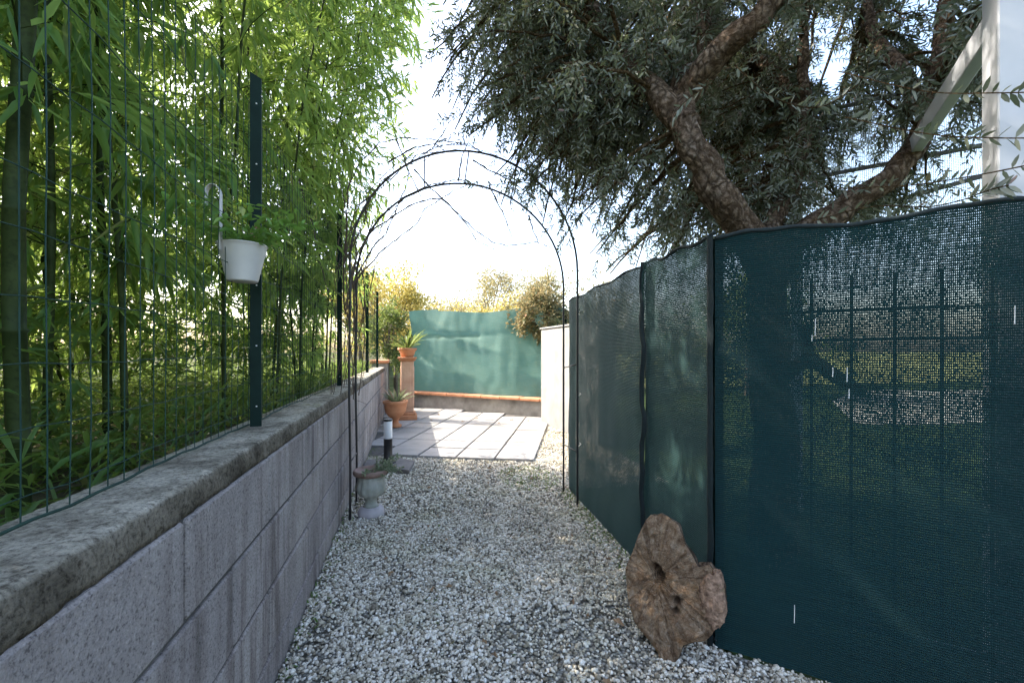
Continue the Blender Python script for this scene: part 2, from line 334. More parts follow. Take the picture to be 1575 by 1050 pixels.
class MB:
    def __init__(s): s.v = []; s.f = []; s.r = []; s.uv = []
    def add(s, vs, fs, rnd=0.5, uvs=None):
        b = len(s.v); s.v += [tuple(v) for v in vs]; s.f += [tuple(i + b for i in f) for f in fs]; s.r += [rnd] * len(fs)
        s.uv += list(uvs) if uvs is not None else [(0, 0)] * len(vs)
        return s
    def box(s, c, d, rz=0, rnd=.5, bev=0.0, uvs=None):
        "bevelled box: centre, full dims"
        x, y, z = d[0] / 2, d[1] / 2, d[2] / 2; co, si = math.cos(rz), math.sin(rz)
        def T(p): return (c[0] + p[0] * co - p[1] * si, c[1] + p[0] * si + p[1] * co, c[2] + p[2])
        if bev <= 0:
            vs = [T((sx * x, sy * y, sz * z)) for sz in (-1, 1) for sy in (-1, 1) for sx in (-1, 1)]
            fs = [(0, 2, 3, 1), (4, 5, 7, 6), (0, 1, 5, 4), (2, 6, 7, 3), (0, 4, 6, 2), (1, 3, 7, 5)]
            return s.add(vs, fs, rnd)
        b = bev; vs = []; idx = {}
        for sx in (-1, 1):
            for sy in (-1, 1):
                for sz in (-1, 1):
                    for k, p in enumerate(((sx * x, sy * (y - b), sz * (z - b)), (sx * (x - b), sy * y, sz * (z - b)), (sx * (x - b), sy * (y - b), sz * z))):
                        idx[(sx, sy, sz, k)] = len(vs); vs.append(T(p))
        I = lambda *a: idx[a]; fs = []
        for q in (-1, 1):
            for k in range(3):
                o = [i for i in range(3) if i != k]; f = []
                for a, b2 in ((-1, -1), (1, -1), (1, 1), (-1, 1)):
                    t = [0, 0, 0]; t[k] = q; t[o[0]] = a; t[o[1]] = b2; f.append(idx[(*t, k)])
                fs.append(tuple(f))
        for k in range(3):
            o = [i for i in range(3) if i != k]
            for a in (-1, 1):
                for b2 in (-1, 1):
                    f = []
                    for q, kk in ((-1, o[0]), (-1, o[1]), (1, o[1]), (1, o[0])):
                        t = [0, 0, 0]; t[k] = q; t[o[0]] = a; t[o[1]] = b2; f.append(idx[(*t, kk)])
                    fs.append(tuple(f))
        for sx in (-1, 1):
            for sy in (-1, 1):
                for sz in (-1, 1): fs.append((I(sx, sy, sz, 0), I(sx, sy, sz, 1), I(sx, sy, sz, 2)))
        return s.add(vs, fs, rnd)
    def tube(s, pts, rad, n=6, caps=True, rnd=.5, rfun=None):
        pts = [Vector(p) for p in pts]
        if not hasattr(rad, '__len__'): rad = [rad] * len(pts)
        t0 = (pts[1] - pts[0]).normalized()
        a = t0.orthogonal().normalized(); vs = []; m = len(pts)
        for i, p in enumerate(pts):
            t = ((pts[min(i + 1, m - 1)] - pts[max(i - 1, 0)])).normalized()
            a = (a - t * a.dot(t)); a = a.normalized() if a.length > 1e-6 else t.orthogonal().normalized()
            b = t.cross(a)
            for k in range(n):
                th = 2 * PI * k / n; rr = rad[i] * (rfun(i, th) if rfun else 1)
                vs.append(p + (a * math.cos(th) + b * math.sin(th)) * rr)
        fs = [(i * n + k, i * n + (k + 1) % n, (i + 1) * n + (k + 1) % n, (i + 1) * n + k) for i in range(m - 1) for k in range(n)]
        if caps: fs += [tuple(range(n - 1, -1, -1)), tuple((m - 1) * n + k for k in range(n))]
        return s.add(vs, fs, rnd)
    def lathe(s, c, prof, n=28, rnd=.5, flute=0, fl=(0, 0)):
        vs = []; m = len(prof)
        for r, z in prof:
            for k in range(n):
                th = 2 * PI * k / n; rr = r
                if flute and fl[0] <= z <= fl[1]: rr = r * (1 + .05 * math.cos(flute * th))
                vs.append((c[0] + rr * math.cos(th), c[1] + rr * math.sin(th), c[2] + z))
        fs = [(i * n + k, i * n + (k + 1) % n, (i + 1) * n + (k + 1) % n, (i + 1) * n + k) for i in range(m - 1) for k in range(n)]
        fs += [tuple(range(n - 1, -1, -1)), tuple((m - 1) * n + k for k in range(n))]
        return s.add(vs, fs, rnd)
    def build(s, name, material, parent=None, smooth=False, uv=False):
        me = bpy.data.meshes.new(name); off = Vector(parent.location) if parent and parent.type == 'EMPTY' else (Vector(parent['off']) if parent and 'off' in parent else Vector((0, 0, 0)))
        me.from_pydata([(v[0] - off[0], v[1] - off[1], v[2] - off[2]) for v in s.v], [], s.f); me.update()
        a = me.attributes.new('rnd', 'FLOAT', 'FACE'); a.data.foreach_set('value', s.r)
        if uv:
            u = me.uv_layers.new(name='UVMap')
            for p in me.polygons:
                for li in p.loop_indices: u.data[li].uv = s.uv[me.loops[li].vertex_index]
        if smooth: me.polygons.foreach_set('use_smooth', [True] * len(s.f))
        me.materials.append(material)
        o = bpy.data.objects.new(name, me); COL.objects.link(o)
        if parent: o.parent = parent
        return o

class Leaves:
    "collects lanceolate leaves; every leaf is a folded blade with 8 points"
    def __init__(s): s.p = []; s.d = []; s.n = []; s.l = []; s.w = []
    def add(s, p, d, n, l, w): s.p.append(tuple(p)); s.d.append(tuple(d)); s.n.append(tuple(n)); s.l.append(l); s.w.append(w)
    def build(s, name, material, parent=None, fine=True, droop=.15, off=(0, 0, 0), seed=1, fold=.25):
        P = np.array(s.p) - np.array(off); D = np.array(s.d); N = np.array(s.n); L = np.array(s.l)[:, None]; W = np.array(s.w)[:, None]
        D /= np.linalg.norm(D, axis=1)[:, None] + 1e-9
        X = np.cross(D, N); X /= np.linalg.norm(X, axis=1)[:, None] + 1e-9
        N = np.cross(X, D); k = len(P); rs = np.random.RandomState(seed)
        if fine: T = [(0, 0, 0), (.28, .5, 0), (.28, -.5, 0), (.28, 0, -fold), (.65, .36, -.0), (.65, -.36, 0), (.65, 0, -fold), (1, 0, 0)]
        else: T = [(0, 0, 0), (.3, .5, fold), (.7, .4, fold), (1, 0, 0), (.7, -.4, fold), (.3, -.5, fold)]
        Vt = np.zeros((k, len(T), 3))
        for i, (a, b, c) in enumerate(T):
            Vt[:, i] = P + D * L * a + X * W * b + N * W * c
            Vt[:, i, 2] -= (droop * L[:, 0] * a * a)
        base = (np.arange(k) * len(T))[:, None]
        if fine:
            q = np.array([[3, 6, 4, 1], [3, 2, 5, 6]]); t = np.array([[0, 3, 1], [0, 2, 3], [6, 7, 4], [6, 5, 7]])
            F = [np.concatenate([base + r for r in q]), np.concatenate([base + r for r in t])]
        else:
            q = np.array([[0, 3, 2, 1], [0, 5, 4, 3]]); F = [np.concatenate([base + r for r in q])]
        rv = rs.rand(k); rnd = np.concatenate([np.tile(rv, len(q))] + ([np.tile(rv, len(t))] if fine else []))
        return np_obj(name, Vt.reshape(-1, 3), F, material, parent, rnd=rnd, smooth=False)

def rv(r=1.0, g=rng): 
    v = Vector((g.gauss(0, 1), g.gauss(0, 1), g.gauss(0, 1))); return v.normalized() * r
def copy_tree(o, parent=None):
    c = o.copy(); COL.objects.link(c)
    if parent: c.parent = parent
    for ch in list(o.children): copy_tree(ch, c)
    return c

# ------------------------------------------------------------------ SETTING: ground
def sheet(name, poly, z, m):
    mb = MB(); mb.add([(x, y, z) for x, y in poly], [tuple(range(len(poly)))]); o = mb.build(name, m); return tag(o, kind='structure')
sheet('ground', [(-400, -400), (400, -400), (400, 400), (-400, 400)], -.03, mat['meadow'])
sheet('lawn', [(1.2, -4), (30, -8), (30, 12), (2.5, 12), (2.4, 5.2), (1.25, 3.4), (1.15, 1.3)], -.012, mat['lawn'])
sheet('driveway', [(6.6, 5.4), (7.7, 5.1), (9.2, 5.1), (12, 6.6), (16, 9.2), (12.4, 10.2), (9, 7.9)], -.006, mat['drive'])
sheet('gravel_path', [(-.5, -3), (1.8, -3), (1.7, .85), (1.1, 1.42), (1.22, 3.35), (2.15, 3.6), (2.3, 6.9), (-.5, 9.5)], .0, mat['gravel_bed'])
# raised bank behind the block wall
mb = MB()
gx = [-.62, -.8, -1.2, -1.8, -2.6, -4, -7, -14, -40, -150]; gy = [-6 + .6 * i for i in range(40)] + [20, 30, 60, 200]
vs = []; 
for x in gx:
    for y in gy:
        vs.append((x, y, .74 - .05 * min(1, max(0, -x - .62) / .5) + (.05 * noise.noise((x * 1.5, y * 1.5, 0)) if x < -.7 else 0)))
ny = len(gy)
fs = [(i * ny + j, i * ny + j + 1, (i + 1) * ny + j + 1, (i + 1) * ny + j) for i in range(len(gx) - 1) for j in range(ny - 1)]
mb.add(vs, fs); b = mb.build('raised_bank', mat['bank'], smooth=True); tag(b, kind='structure')
# crushed stone
def inside_path(x, y):
    if x < -.435: return False
    if y < 1.42: lim = 1.10 + (1.42 - y) * 1.02
    elif y < 3.3: lim = 1.10 + (y - 1.42) * .064
    else: lim = 2.1
    if x > lim - .0: return False
    return True
PF = Vector((1.182, 4.191)); PU = Vector((-.933, .36)); PV = Vector((.36, .933))
LW0 = Vector((.0, 8.9)); LW1 = Vector((2.2, 6.93)); LWD = (LW1 - LW0).normalized()
def on_patio(x, y, m=0.0):
    d = Vector((x, y)) - PF; u = d.dot(PU); v = d.dot(PV)
    return u > -m and v > -m
pts = []
def scatter(n, y0, y1, smin, smax):
    for _ in range(n):
        y = y0 + (y1 - y0) * rng.random(); x = rng.uniform(-.44, 2.1)
        if not inside_path(x, y) or on_patio(x, y, -.02): continue
        nn_ = noise.noise((x * 2.3, y * 1.6, 7)) + .5 * noise.noise((x * 7, y * 7, 2))
        if nn_ > .28 and rng.random() < .55: continue
        pts.append((x, y, rng.uniform(smin, smax) * (1.15 if noise.noise((x * 1.7, y * 1.3, 30)) > .1 else 1)))
scatter(80000, .75, 3.0, .0035, .0085)
scatter(6000, .75, 3.0, .008, .013)
scatter(46000, 3.0, 6.6, .006, .011)
ico_v = []; ph = (1 + 5 ** .5) / 2
for a_, b_ in ((1, ph), (-1, ph), (1, -ph), (-1, -ph)): ico_v += [(a_, b_, 0), (0, a_, b_), (b_, 0, a_)]
ico_v = np.array(ico_v) / math.sqrt(1 + ph * ph)
def hull_faces(V):
    n = len(V); F = []
    for i in range(n):
        for j in range(i + 1, n):
            for k in range(j + 1, n):
                nn = np.cross(V[j] - V[i], V[k] - V[i]); d = (V - V[i]) @ nn
                if (d < 1e-6).all(): F.append((i, j, k))
                elif (d > -1e-6).all(): F.append((i, k, j))
    return np.array(F)
ico_f = hull_faces(ico_v)
A = np.array(pts); K = len(A)
sc = A[:, 2][:, None, None] * nr.uniform(.6, 1.25, (K, 1, 3)) * np.array([1, 1, .75])
Vs = ico_v[None] * (1 + nr.uniform(-.28, .22, (K, 12, 1))) * sc
th = nr.uniform(0, 2 * PI, K); ti = nr.uniform(-.5, .5, K)
c, s_ = np.cos(ti)[:, None], np.sin(ti)[:, None]
y_, z_ = Vs[:, :, 1] * c - Vs[:, :, 2] * s_, Vs[:, :, 1] * s_ + Vs[:, :, 2] * c
Vs[:, :, 1], Vs[:, :, 2] = y_, z_
c, s_ = np.cos(th)[:, None], np.sin(th)[:, None]
x_, y_ = Vs[:, :, 0] * c - Vs[:, :, 1] * s_, Vs[:, :, 0] * s_ + Vs[:, :, 1] * c
Vs[:, :, 0], Vs[:, :, 1] = x_ + A[:, 0:1], y_ + A[:, 1:2]
Vs[:, :, 2] += (.003 + nr.uniform(0, .010, K))[:, None]
Ff = (np.arange(K) * 12)[:, None, None] + ico_f[None]
g = np_obj('gravel', Vs.reshape(-1, 3), [Ff.reshape(-1, 3)], mat['stone'], rnd=np.repeat(nr.rand(K), len(ico_f)))
tag(g, 'crushed white and grey stone chippings covering the path', 'gravel', kind='stuff')

# ------------------------------------------------------------------ block wall
XW = -.445
wall = empty('block_wall', (XW - .1, 1, 0), 'low wall of grey concrete blocks with rough cement coping, left of the gravel path', 'wall')
mb = MB(); mb.box((XW - .1, 3.45, .38), (.19, 9.1, .765), rnd=.2); mb.build('mortar', mat['dark_mortar'], wall)
mb = MB()
BL, BH = .536, .216
z1 = .767
for c in range(4):
    zt = z1 - c * BH; zb = max(zt - BH, -.02)
    off = 1.012 + (.25 if c % 2 else 0) + (.01 if c == 2 else 0)
    y = off - BL * 5
    while y < 7.9:
        ya, yb = y + .0065, min(y + BL - .0065, 7.98)
        if yb > -1 and yb - ya > .1:
            mb.box((XW - .03 + .0025 + rng.uniform(-.0015, .0015), (ya + yb) / 2, (zt + zb) / 2), (.062, yb - ya, zt - zb - .012), rnd=rng.random(), bev=.005)
        y += BL
mb.build('blocks', mat['block'], wall)
# coping: irregular bar of cast concrete
prof0 = [(-.195, .764), (-.195, .818), (-.19, .824), (-.14, .826), (-.09, .826), (-.05, .8255), (-.030, .825), (-.012, .8235), (-.006, .817), (-.003, .79), (-.002, .776), (-.004, .764), (-.02, .764)]
vs = []; ys = [-1.2 + .009 * i for i in range(int(9.15 / .009))]
for y in ys:
    for i, (dx, z) in enumerate(prof0):
        nn = noise.noise((dx * 14, y * 9, z * 14)); n2 = noise.noise((dx * 40 + 5, y * 38, z * 40))
        low = 1 if i in (9, 10, 11) else 0
        x = XW + dx + .0014 * nn + .0024 * n2 + .0022 * noise.noise((dx * 90, y * 95, z * 90)) + (.004 * n2 if low else 0)
        zz = z + .0010 * nn + .0020 * n2 + .0015 * noise.noise((dx * 90, y * 95, z * 90 + 4)) + (low * (-.006 * abs(noise.noise((3, y * 7, 0))) + .004 * noise.noise((9, y * 30, 2))) if i != 9 else 0)
        vs.append((x, y, zz))
m = len(prof0)
fs = [(i * m + k, i * m + (k + 1) % m, (i + 1) * m + (k + 1) % m, (i + 1) * m + k) for i in range(len(ys) - 1) for k in range(m)]
fs += [tuple(range(m)), tuple((len(ys) - 1) * m + k for k in range(m - 1, -1, -1))]
mb = MB(); mb.add(vs, fs); cop = mb.build('coping', mat['coping'], wall, smooth=True)

# plastered pillar with terracotta cap at the wall's end
pil = empty('wall_pillar', (-.53, 8.2, 0), 'plastered wall end post capped with terracotta brick', 'pillar')
mb = MB(); mb.box((-.54, 8.2, .44), (.26, .4, .9), bev=.008); mb.build('post', mat['old_plaster'], pil)
mb = MB(); mb.box((-.54, 8.2, .92), (.32, .46, .055), bev=.012); mb.build('cap', mat['terracotta'], pil)

# ------------------------------------------------------------------ wire fence on the wall
XF = -.575
fence = empty('wire_fence', (XF, 3, .82), 'green wire mesh fence with dark green posts standing on the block wall', 'fence')
def post(y, top, r=.018, cap=True):
    mb = MB(); t = .004; w_ = .034
    # L profile with a pointed top
    for (x0, x1, y0, y1) in ((XF + .004, XF + .004 + t, y - w_ / 2, y + w_ / 2), (XF + .008, XF + .008 + w_, y - w_ / 2, y - w_ / 2 + t)):
        v = [(x0, y0, .81), (x1, y0, .81), (x1, y1, .81), (x0, y1, .81), (x0, y0, top), (x1, y0, top - (.0 if x1 - x0 < .01 else .02)), (x1, y1, top - (.03 if y1 - y0 > .01 else .02)), (x0, y1, top - (.03 if y1 - y0 > .01 else 0))]
        mb.add(v, [(0, 3, 2, 1), (4, 5, 6, 7), (0, 1, 5, 4), (1, 2, 6, 5), (2, 3, 7, 6), (3, 0, 4, 7)])
    p = mb.build('post', mat['green_metal'], fence)
    p['off'] = tuple(fence.location)
    z = .9
    while z < top - .05:
        mb = MB(); mb.lathe((XF + .026, y - w_ / 2 - .001, z), [(.0028, -.002), (.0028, .002)], 8); mb.build('bolt', mat['tie'], p); z += .22
for y, top in ((1.793, 2.113), (3.723, 2.19), (5.965, 2.12), (7.7, 2.1), (-.2, 2.11)): post(y, top)
mb = MB(); y = -.6; wr = .00115
while y < 7.7:
    pth = []
    for i in range(9):
        z = .835 + 1.17 * i / 8
        pth.append((XF + .004 * noise.noise((y * 3, z * 3, 1)), y + .005 * noise.noise((y * 9, z * 4, 5)), z))
    mb.tube(pth, wr, 4, caps=False); y += .0505
mb.build('upright_wires', mat['wire_green'], fence, smooth=True)
mb = MB()
zs = [.836, .88, .98, 1.08, 1.18, 1.28, 1.38, 1.53, 1.68, 1.83, 2.0]
for z in zs:
    pth = [(XF + .0035, -.6 + 8.3 * i / 110, z + .012 * noise.noise((i * .22, z * 9, 3)) + (.003 if i % 2 else 0)) for i in range(111)]
    mb.tube(pth, wr if z > .84 else .003, 4, caps=False)
mb.build('level_wires', mat['wire_green'], fence, smooth=True)

# ------------------------------------------------------------------ bamboo
def make_bamboo(seed, h, r0, nb=3.0, low=.3, straight=False, over=0):
    g = random.Random(seed)
    root = empty('bamboo', (0, 0, 0), 'x', 'bamboo')
    lean = Vector((g.uniform(-.06, .10), g.uniform(-.08, .08), 0)); bend = Vector((g.uniform(-.02, .05), g.uniform(-.03, .03), 0))
    if straight: lean = Vector((.012, .0, 0)); bend = Vector((.004, 0, 0))
    if over: lean = Vector((.02, -.02, 0)); bend = Vector((over, -.02, 0))
    def P(z): return lean * z + bend * z * z * .5 + Vector((.006 * math.sin(z * 5 + seed), .006 * math.cos(z * 4), z))
    nodes = []; z = 0
    while z < h: nodes.append(z); z += g.uniform(.2, .3)
    pth = []; rad = []
    for i, z in enumerate(nodes):
        rr = r0 * (1 - .85 * (z / h) ** 1.2)
        pth += [P(z - .006), P(z), P(z + .006), P(z + .05)]; rad += [rr * .98, rr * 1.2, rr * .95, rr]
    mb = MB(); mb.tube(pth, rad, 10); mb.build('culm', mat['culm'], root, smooth=True)
    lv = Leaves(); tw = MB()
    for z in nodes:
        if z < low: continue
        k = int(nb + g.random())
        for _ in range(k):
            a = g.uniform(0, 2 * PI); L = g.uniform(.35, .85) * (1.15 - .6 * z / h) * min(1, .58 + max(0, z - .5) * .36)
            d = Vector((math.cos(a), math.sin(a), g.uniform(.5, 1.2))).normalized()
            p = P(z); bp = [p.copy()]; n = 6
            for i in range(n):
                d = (d + Vector((0, 0, -.17)) + rv(.10, g)).normalized(); p = p + d * L / n; bp.append(p.copy())
            tw.tube(bp, [.0026, .0024, .0021, .0018, .0014, .001, .0007], 3, caps=False)
            for i in range(1, n + 1):
                for q in range(2):
                    base = bp[i - 1].lerp(bp[i], g.random()); td = (d + rv(.9, g) + Vector((0, 0, -.15))).normalized(); tl = g.uniform(.04, .14)
                    e = base + td * tl; tw.tube([base, e], [.001, .0006], 3, caps=False)
                    for m_ in range(g.randint(3, 5)):
                        bb = base.lerp(e, .4 + .6 * m_ / 4); ld = (td * .8 + rv(.75, g) + Vector((0, 0, -.35))).normalized()
                        nn = Vector((g.gauss(0, .5), g.gauss(0, .5), 1)).normalized()
                        ll = g.uniform(.065, .14); lv.add(bb, ld, nn, ll, ll * g.uniform(.13, .19))
    lf = lv.build('leaves', mat['bamboo_leaf'], root, fine=True, droop=.18, seed=seed)
    tw.build('twigs', mat['culm'], root)
    return root
protos = [make_bamboo(s, h, r) for s, h, r in ((1, 5.2, .012), (2, 4.7, .010), (3, 5.4, .014), (4, 4.4, .009), (5, 5.0, .011), (6, 4.0, .008))]
big = make_bamboo(20, 5.6, .0225, 2.0, .9, True); mid = make_bamboo(21, 5.2, .0128, 2.3, .6, True)
arching = make_bamboo(31, 5.0, .009, 3.2, .9, False, .062)
lab = 'slender green bamboo stem with drooping leaf sprays behind the wire fence'
for i, p in enumerate(protos): tag(p, lab, 'bamboo', 'slender bamboo stems behind the fence')
def place(o, x, y, rz, first, label=None, sc=1.0, tilt=0):
    r = o if first else copy_tree(o)
    r.location = (x, y, .66); r.rotation_euler = (tilt, tilt * .5, rz); r.scale = (sc, sc, sc)
    if label:
        r['label'] = label
        if 'group' in r: del r['group']
    return r
place(big, -.93, 1.30, 0, True, 'thickest bamboo stem, olive green, nearest the camera at the far left')
place(mid, -1.16, 1.75, 2.0, True, 'second thick bamboo stem, dark and slightly leaning, right of the thickest one')
place(mid, -1.13, 1.98, 4.4, False, 'third thick bamboo stem, dark, left of the white hanging planter')
tag(arching, 'slender bamboo stem arching out over the path above the wire fence', 'bamboo', 'bamboo stems arching over the path')
for i, (x, y, a) in enumerate(((-.85, 3.1, .1), (-.84, 3.65, -.2), (-.86, 4.15, .25), (-.84, 4.7, 0), (-.95, 2.55, -.3), (-.9, 4.45, .4), (-.85, 4.95, .1))):
    place(arching, x, y, a, i == 0, None, .92 + .04 * (i % 4))
used = set(); spots = []

def ok(x, y, dmin):
    return all((x - a) ** 2 + (y - b_) ** 2 > dmin ** 2 for a, b_ in spots)
spots += [(-.93, 1.3), (-1.16, 1.75), (-1.13, 1.98)]
tries = 0
while len(spots) < 66 and tries < 9000:
    tries += 1
    y = rng.uniform(-.2, 5.2); x = -.86 - rng.random() ** 1.3 * 2.7 - (.0 if y > 1.6 else .3)
    if not ok(x, y, .19) or math.hypot(x, y) < 1.62 or (y > 2.8 and rng.random() < .5): continue
    spots.append((x, y))
    k = rng.randrange(6)
    r = place(protos[k], x, y, rng.uniform(0, 6.28), k not in used, None, rng.uniform(.85, 1.08), rng.uniform(-.03, .03)); used.add(k)
tries = 0; n0_ = len(spots)
while len(spots) < n0_ + 12 and tries < 4000:
    tries += 1
    y = rng.uniform(-.1, 2.9); x = rng.uniform(-3.8, -2.0)
    if not ok(x, y, .2): continue
    spots.append((x, y)); place(protos[rng.randrange(6)], x, y, rng.uniform(0, 6.28), False, None, rng.uniform(.85, 1.08))
for k in range(6):
    if k not in used: place(protos[k], -2.3, 1 + .4 * k, 0, True)

# undergrowth on the bank
lv = Leaves()
for _ in range(8500):
    y = rng.uniform(.4, 7.5); x = -.95 - rng.random() ** 1.4 * 2.6; a = rng.uniform(0, 2 * PI); l = rng.uniform(.08, .17)
    if noise.noise((x * 3, y * 3, 9)) < -.1: continue
    lv.add((x, y, .75 + rng.random() * .55), (math.cos(a), math.sin(a), rng.uniform(-.2, .9)), (rng.gauss(0, .4), rng.gauss(0, .4), 1), l, l * rng.uniform(.10, .16))
for _ in range(24000):
    y = rng.uniform(.2, 8.5); x = -.74 - rng.random() ** 1.5 * 3.2
    if noise.noise((x * 2.5, y * 2.5, 4)) < -.25: continue
    a = rng.uniform(0, 2 * PI); l = rng.uniform(.08, .24)
    lv.add((x, y, .68 + rng.random() ** 2 * .22), (math.cos(a) * .8, math.sin(a) * .8, rng.uniform(.3, 1.5)), (math.sin(a) * .3, .3, 1), l, rng.uniform(.007, .017))
u = lv.build('undergrowth', mat['grass'], fine=True, droop=.5, seed=3); tag(u, 'green grassy leaves growing under the bamboo', 'undergrowth', kind='stuff')

# ------------------------------------------------------------------ hanging planter
pc = Vector((-.50, 1.66, 0)); zt = HC + (HY - 374) / FPX * (1.66 * math.cos(TH) - .5 * math.sin(TH)); 
pc = at(373, 374, 1.47); zt = pc.z
pl = empty('hanging_planter', (pc.x, pc.y, zt - .13), 'white ribbed metal bucket planter hooked on the wire fence', 'planter')
zb = zt - .128
mb = MB(); prof = [(.048, zb), (.050, zb + .004)]
for i in range(13):
    t = i / 12; prof.append((.050 + .027 * t + (.0012 if i % 2 else 0), zb + .006 + .118 * t))
prof += [(.080, zt), (.0825, zt + .003), (.080, zt + .006), (.076, zt + .002), (.073, zt - .02)]
mb.lathe((pc.x, pc.y, 0), prof, 40); mb.build('bucket', mat['cream_paint'], pl, smooth=True)
mb = MB(); mb.lathe((pc.x, pc.y, 0), [(.001, zt - .022), (.0735, zt - .018), (.0735, zt - .012), (.001, zt - .010)], 20); mb.build('soil', mat['soil'], pl)
# strap hook: flat band rising from the rim and bending over towards the fence
hk = []
hx = pc.x - .045; hy_ = pc.y - .070
for i in range(6): hk.append((hx, hy_, zt - .03 + .19 * i / 5))
for i in range(1, 9):
    a = PI * i / 8; hk.append((hx - .021 + .021 * math.cos(a), hy_, zt + .16 + .03 * math.sin(a)))
hk.append((hx - .042, hy_, zt + .12))
mb = MB(); wv_ = .012
vs = []; 
for i, p in enumerate(hk):
    for sy in (-1, 1):
        for o_ in (0, .0022):
            a = 0
            if 5 <= i <= 14:
                q = Vector(hk[min(i + 1, len(hk) - 1)]) - Vector(hk[i - 1]); nrm = Vector((q.z, 0, -q.x)).normalized()
            else: nrm = Vector((1, 0, 0))
            vs.append((p[0] + nrm.x * o_, p[1] + sy * wv_, p[2] + nrm.z * o_))
fs = []
for i in range(len(hk) - 1):
    a = i * 4; b2 = a + 4
    fs += [(a, a + 2, b2 + 2, b2), (a + 1, b2 + 1, b2 + 3, a + 3), (a, b2, b2 + 1, a + 1), (a + 2, a + 3, b2 + 3, b2 + 2)]
mb.add(vs, fs); mb.build('hook', mat['cream_paint'], pl)
lv = Leaves(); st = MB()
for _ in range(42):
    a = rng.uniform(0, 2 * PI); r = rng.uniform(0, .05); p = Vector((pc.x + r * math.cos(a), pc.y + r * math.sin(a), zt - .015))
    d = Vector((math.cos(a) * .5, math.sin(a) * .5, 1.3)).normalized(); L = rng.uniform(.09, .22); pp = [p.copy()]
    for i in range(6):
        d = (d + Vector((math.cos(a) * .12, math.sin(a) * .12, -.17))).normalized(); p = p + d * L / 5; pp.append(p.copy())
        for q in range(2):
            ld = (d + rv(.9)).normalized(); l = rng.uniform(.02, .05); lv.add(p, ld, (rng.gauss(0, .3), rng.gauss(0, .3), 1), l, l * rng.uniform(.3, .5))
    st.tube(pp, .0009, 3, caps=False)
fl = Leaves()
for c_ in ((.055, -.01, .075), (.03, .03, .05)):
    for _ in range(16): fl.add((pc.x + c_[0], pc.y + c_[1], zt + c_[2]), rv(1), rv(1), rng.uniform(.012, .022), .010)
fl.build('flower', mat['petal'], pl, off=pl.location, seed=2)
lv.build('leaves', mat['pot_leaf'], pl, off=pl.location, seed=9, droop=.3); st.build('stems', mat['pot_leaf'], pl)

pl.scale = (.92, .92, .92)
# ------------------------------------------------------------------ garden arch
ar = empty('garden_arch', (.4, 3.15, 0), 'black metal garden arch of two thin hoops spanning the gravel path', 'arch')
def hoop(L, Rr, top, spring):
    c = (Vector(L) + Vector(Rr)) / 2; h = (Vector(Rr) - Vector(L)) / 2; pts_ = []
    for i in range(8): pts_.append((L[0] + .004 * math.sin(i), L[1], spring * i / 8 - .03))
    for i in range(33):
        a = PI * i / 32; q = c - h * math.cos(a); pts_.append((q.x, q.y, spring + (top - spring) * math.sin(a)))
    for i in range(7, -1, -1): pts_.append((Rr[0], Rr[1], spring * i / 8 - .03))
    return pts_
h1 = hoop((-.387, 3.016), (1.150, 2.956), 2.455, 1.66); h2 = hoop((-.386, 3.353), (1.168, 3.30), 2.36, 1.60)
for h in (h1, h2): mb = MB(); mb.tube(h, .0078, 8); mb.build('hoop', mat['black_metal'], ar, smooth=True)
for k in (2, 5, 13, 20, 24, 29, 36, 43, 46):
    mb = MB(); mb.tube([h1[k], h2[k]], .0045, 6); mb.build('rung', mat['black_metal'], ar, smooth=True)

# ------------------------------------------------------------------ bare climbing vine on the arch
vine = empty('climbing_vine', (-.42, 3.15, 0), 'bare thorny brown climbing stems tangled over the metal arch', 'climbing plant')
zoomp = lambda L: [(450 + x / 3, 150 + y / 3) for x, y in L]
VL = [zoomp([(240, 1000), (270, 880), (330, 800), (420, 700), (500, 640), (575, 580), (610, 515), (680, 470), (760, 420), (860, 385)]),
      zoomp([(262, 930), (300, 720), (370, 610), (470, 545), (560, 490), (640, 468), (690, 468), (770, 540), (850, 620), (920, 665), (990, 685), (1060, 675), (1120, 665), (1190, 690)]),
      zoomp([(245, 760), (250, 560), (255, 420), (310, 300), (400, 210), (500, 185), (640, 195), (760, 210), (830, 230), (880, 258)]),
      zoomp([(600, 260), (640, 240), (690, 170), (730, 105)]), zoomp([(765, 385), (780, 280), (815, 200)]),
      zoomp([(280, 860), (370, 690), (430, 630), (470, 540), (520, 420), (545, 310), (585, 230)]),
      zoomp([(905, 405), (950, 490), (985, 560), (1010, 640)]), zoomp([(1090, 545), (1110, 610), (1140, 680)]),
      zoomp([(240, 980), (235, 760), (255, 600), (240, 480), (215, 380), (200, 270)]),
      zoomp([(10, 290), (60, 500), (100, 600), (110, 700), (150, 850), (200, 1000)]),
      zoomp([(480, 190), (540, 350), (610, 500)]), zoomp([(560, 330), (640, 420), (720, 490), (800, 580), (850, 660), (930, 700)]),
      zoomp([(830, 290), (900, 330), (1000, 380), (1100, 450), (1160, 560)]), zoomp([(440, 300), (560, 230), (660, 215), (700, 245)])]
mb = MB()
for L in VL:
    zz = rng.uniform(2.9, 3.2); pth = []
    P0 = [at(x, y, zz + .1 * noise.noise((i * .5, zz * 9, 0))) for i, (x, y) in enumerate(L)]
    for i in range(len(P0) - 1):
        for k in range(4):
            q = P0[i].lerp(P0[i + 1], k / 4) + rv(.004); pth.append(q)
    pth.append(P0[-1]); m = len(pth)
    mb.tube(pth, [.0056 * (1 - .6 * i / m) for i in range(m)], 5, rfun=lambda i, t: 1.35 if i % 3 == 0 else .9)
